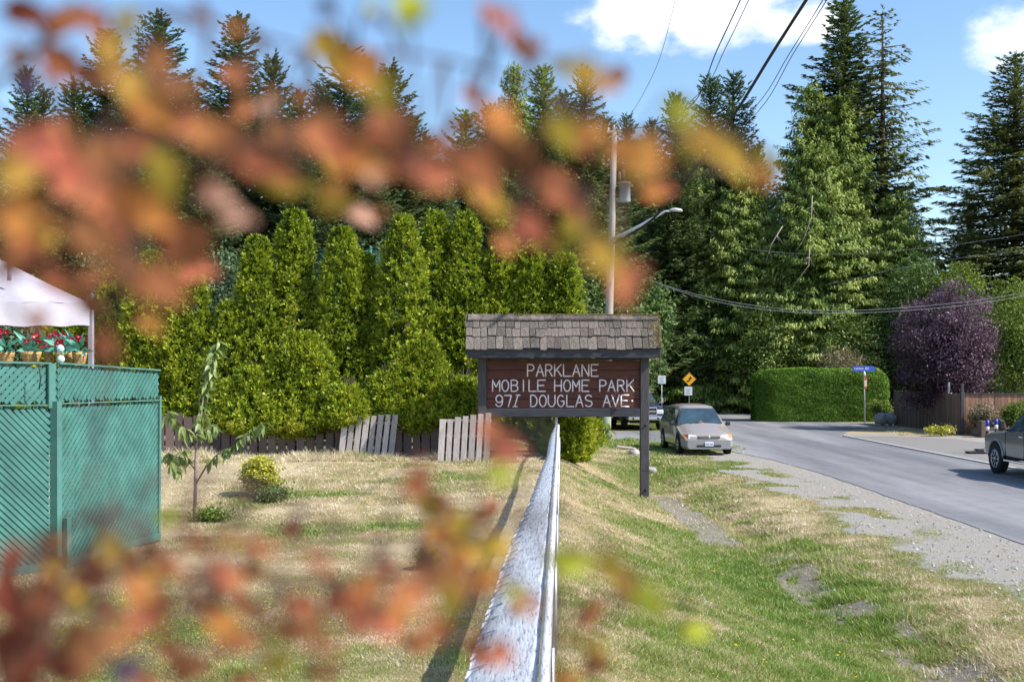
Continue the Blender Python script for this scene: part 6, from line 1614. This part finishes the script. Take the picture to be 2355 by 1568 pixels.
LEAVES = """60 30 150 80 10 K;130 60 110 80 -30 B;215 50 110 80 30 B;45 130 100 80 70 D;150 150 150 100 30 B;60 190 60 60 0 V;255 120 80 150 80 Y;300 190 100 90 50 Y;345 245 170 90 45 O;450 300 190 100 30 R;405 190 120 130 0 D;
360 130 90 90 0 D;472 35 75 34 20 D;545 65 50 60 0 O;540 175 90 90 60 B;560 250 60 60 0 R;620 245 70 80 0 P;90 340 200 120 20 R;35 395 120 110 0 Y;185 430 190 130 40 R;240 370 160 110 60 D;380 400 170 90 70 L;60 500 190 120 20 O;
40 575 150 90 0 R;210 545 150 120 40 D;330 480 200 120 30 O;420 560 150 110 50 B;310 340 140 100 20 B;530 330 110 140 70 D;495 450 110 70 10 P;590 370 130 90 30 B;650 320 120 100 60 D;650 425 130 60 10 L;750 310 150 120 50 R;
810 365 160 90 20 O;770 465 120 70 10 Y;835 165 170 120 50 O;790 150 90 80 30 Y;880 215 90 120 70 L;900 300 120 150 80 B;950 380 140 120 20 B;860 400 100 70 30 P;1010 415 110 80 -10 R;1105 385 160 120 20 B;1150 275 130 100 30 O;
1085 215 60 60 60 R;1180 350 170 120 40 D;1300 310 150 90 20 L;1360 300 90 60 0 O;1350 165 130 80 20 Y;1405 190 90 70 30 P;1165 50 100 60 40 R;1198 105 100 60 70 B;940 22 110 110 90 G;855 20 40 40 0 G;870 45 50 35 30 V;752 18 56 50 30 V;
1440 345 150 80 10 O;1500 365 110 80 0 O;1120 460 110 80 30 O;1225 525 120 80 50 R;1280 440 150 120 30 B;1335 520 110 100 50 L;1395 590 130 100 50 Y;1445 650 120 120 50 R;1240 400 90 80 0 K;1575 260 120 70 35 G;1690 370 190 70 30 Y;
1630 320 120 80 30 Y;1760 410 70 60 40 O;1050 290 60 60 0 B;840 500 90 60 0 P;540 500 100 60 0 P;215 700 90 80 60 D;250 800 100 60 80 B;140 650 150 80 30 B;85 735 60 60 0 R;355 745 90 50 40 O;380 655 160 120 20 B;290 610 120 100 0 D;1500 440 80 60 0 O;
690 220 60 60 0 D;1010 330 90 60 20 B;470 620 80 70 0 R;
25 1380 110 190 70 K;60 1500 200 160 30 K;190 1490 160 160 0 D;110 1370 120 110 20 B;265 1265 110 80 50 Y;215 1330 110 110 80 B;175 1350 90 70 0 Y;340 1410 120 110 40 R;400 1300 70 40 40 R;375 1310 40 50 0 L;500 1350 70 40 60 B;
520 1430 120 80 20 O;555 1470 80 40 0 R;610 1255 110 36 25 R;525 1240 70 36 20 Y;672 1218 50 40 20 K;735 1290 110 36 30 R;745 1475 150 60 20 D;640 1530 120 50 0 L;450 1510 140 50 20 D;785 1385 90 80 20 R;850 1345 80 60 0 O;
840 1400 80 60 30 R;940 1365 80 80 30 R;1040 1395 60 150 85 L;960 1120 60 70 70 B;985 1165 50 60 80 L;1020 1235 100 80 60 O;1065 1215 80 60 60 L;1110 1190 60 50 60 B;1140 1255 80 55 0 Y;1050 1300 60 70 60 O;1160 1025 120 90 20 R;
1150 1090 100 60 0 G;385 1188 60 36 -20 G;1315 1290 130 75 10 G;1400 1300 80 55 30 L;1500 1385 80 130 60 G;1440 1340 90 70 60 Y;1325 1475 80 40 30 L;1375 1520 90 60 50 B;1190 1360 60 40 20 G;1215 1390 60 36 60 O;1090 1480 50 90 0 B;
960 1480 60 50 0 D;290 1540 100 80 0 V;120 1240 60 30 0 D;1600 1450 60 40 0 G;1350 1420 50 40 0 B;30 1280 60 80 0 K;560 1560 90 40 0 D;1300 1560 60 40 0 O;895 1300 50 30 0 R;700 1440 50 30 0 B;95 1430 120 100 40 D;150 1545 140 80 20 K;275 1455 100 80 30 R;385 1490 90 60 30 B;320 1350 70 50 20 O;455 1390 70 50 50 D;240 1400 90 70 10 D;60 1600 160 120 0 K;330 1560 110 70 20 D;15 1330 60 90 80 K;420 1545 100 60 10 B;580 1400 60 40 40 B;1010 1330 70 60 40 D;905 1410 60 40 20 O;820 1440 50 36 0 R;130 1300 60 50 30 Y;700 1390 80 60 20 R;650 1450 80 50 40 B;540 1330 70 50 30 R;1060 1350 60 80 70 D;980 1290 70 60 60 D;1120 1330 60 50 0 O;890 1440 70 50 10 R;760 1540 90 50 0 B;1150 1500 60 60 30 R;460 1250 70 40 30 B;590 1310 60 40 30 O;300 1290 80 60 50 B;1000 1450 60 70 80 B;1080 1270 60 50 20 Y"""
shrub = thing('autumn_shrub', 'out-of-focus shrub of salmon, gold and brown autumn leaves right in front of the viewer', 'shrub', (-.25, .45, .6))
rs = random.Random(77)
base = Vector((-.25, .45, .6))
def leafmesh(L, W, cup, seed):
    r = random.Random(seed); vs_, fs = [], []; N = 6
    prof = [0.12, .62, .96, 1.0, .78, .40, .03]
    for i in range(N + 1):
        t = i / N; w = W / 2 * prof[i] * r.uniform(.94, 1.06); y = (t - .5) * L; zc = -cup * (t - .4) ** 2 * L
        for k in (-1, -.5, 0, .5, 1): vs_.append((w * k, y, zc + abs(k) * w * .35))
    for i in range(N):
        for k in range(4): a = i * 5 + k; fs.append((a, a + 1, a + 6, a + 5))
    return vs_, fs
tips = []
k_i = 0
ents = [e for e in LEAVES.replace('\n', '').split(';') if e.strip()]
for e in ents:
    q = e.split(); u, v, Lp, Wp, ang, ck = float(q[0]), float(q[1]), float(q[2]), float(q[3]), float(q[4]), q[5]
    if Lp < 5: continue
    if max(Lp, Wp) < 90 and v > 900: Lp *= 1.35; Wp *= 1.35
    top = v < 900
    big = max(Lp, Wp)
    nsub = 1
    for sub_ in range(2 if big > 60 and ck not in 'DK' else 1):
        main = sub_ == 0
        D = (rs.uniform(.26, .36) if big > 90 else rs.uniform(.32, .46)) * (1 if main else 1.12)
        du, dv = (0, 0) if main else (rs.uniform(-.5, .5) * Lp, rs.uniform(-.5, .5) * Wp)
        c = PX(u + du, v + dv, D); kk = 1.0 if main else rs.uniform(.55, .75)
        L = max(Lp, Wp) * D / F * .90 * kk; W = min(Lp, Wp) * D / F * .86 * kk
        ck2 = ck if main else {'R': 'BRO', 'O': 'BYR', 'B': 'DBR', 'G': 'GLY', 'Y': 'OLB', 'P': 'RBP', 'D': 'DBK', 'K': 'KDB', 'V': 'VD', 'L': 'BLD'}[ck][rs.randrange(2)]
        if ck == 'G' or ck == 'V':
            if not main: continue
        a = -math.radians(ang + (0 if main else rs.uniform(-50, 50)))
        vs_, fs = leafmesh(L, W, .9, k_i)
        dirx = Vector((math.cos(a), 0, math.sin(a)))
        if Wp > Lp and abs(ang) < 30: dirx = Vector((.1, 0, 1)).normalized()
        nf = Vector((rs.uniform(-.35, .65), -1, rs.uniform(-.3, .6))).normalized()
        yv = (dirx - nf * dirx.dot(nf)).normalized(); xv = yv.cross(nf).normalized()
        Mx = Matrix((xv, yv, nf)).transposed()
        mb = MB(); mb.add([c + Mx @ Vector(p) for p in vs_], fs, True); mb.build('leaf', LM[ck2], shrub)
        tips.append((c - yv * L / 2, top)); k_i += 1
# twigs linking the leaves: a few arching stems with side twigs to each leaf
stemdefs = [([(-.62, .42, .9), (-.45, .40, 1.9), (-.20, .38, 2.46), (-.05, .36, 2.50), (.04, .36, 2.475)]),
            ([(-.62, .36, .9), (-.36, .34, 1.9), (-.20, .33, 2.40), (-.10, .33, 2.46), (.03, .33, 2.45)]),
            ([(-.40, .42, .8), (-.26, .40, 1.8), (-.16, .36, 2.31), (-.09, .35, 2.335), (-.02, .36, 2.33), (.06, .37, 2.325)]),
            ([(-.30, .36, .8), (-.22, .35, 2.0), (-.13, .34, 2.345), (-.03, .35, 2.345), (.02, .36, 2.36)])]
SPs = []
for sdn in stemdefs:
    P = [Vector(p) for p in sdn]; fine = []
    for i in range(len(P) - 1):
        p0 = P[max(i - 1, 0)]; p1, p2 = P[i], P[i + 1]; p3 = P[min(i + 2, len(P) - 1)]
        for k in range(8):
            t = k / 8; fine.append(.5 * ((2 * p1) + (p2 - p0) * t + (2 * p0 - 5 * p1 + 4 * p2 - p3) * t * t + (3 * p1 - p0 - 3 * p2 + p3) * t ** 3))
    fine.append(P[-1]); mb = MB(); nf_ = len(fine); mb.tube(fine, [.0008 * (1 - .7 * i / nf_) + .0003 for i in range(nf_)], 6); mb.build('stem', M_twig, shrub); SPs += fine[12:]
mb = MB()
for (p, top) in tips:
    q = min(SPs, key=lambda s: (s - p).length)
    if (q - p).length < .12: m_ = q.lerp(p, .5) + Vector((0, 0, .004)); mb.tube([q, m_, p], [.0008, .0006, .0005], 4)
mb.build('side_twigs', M_twig, shrub)
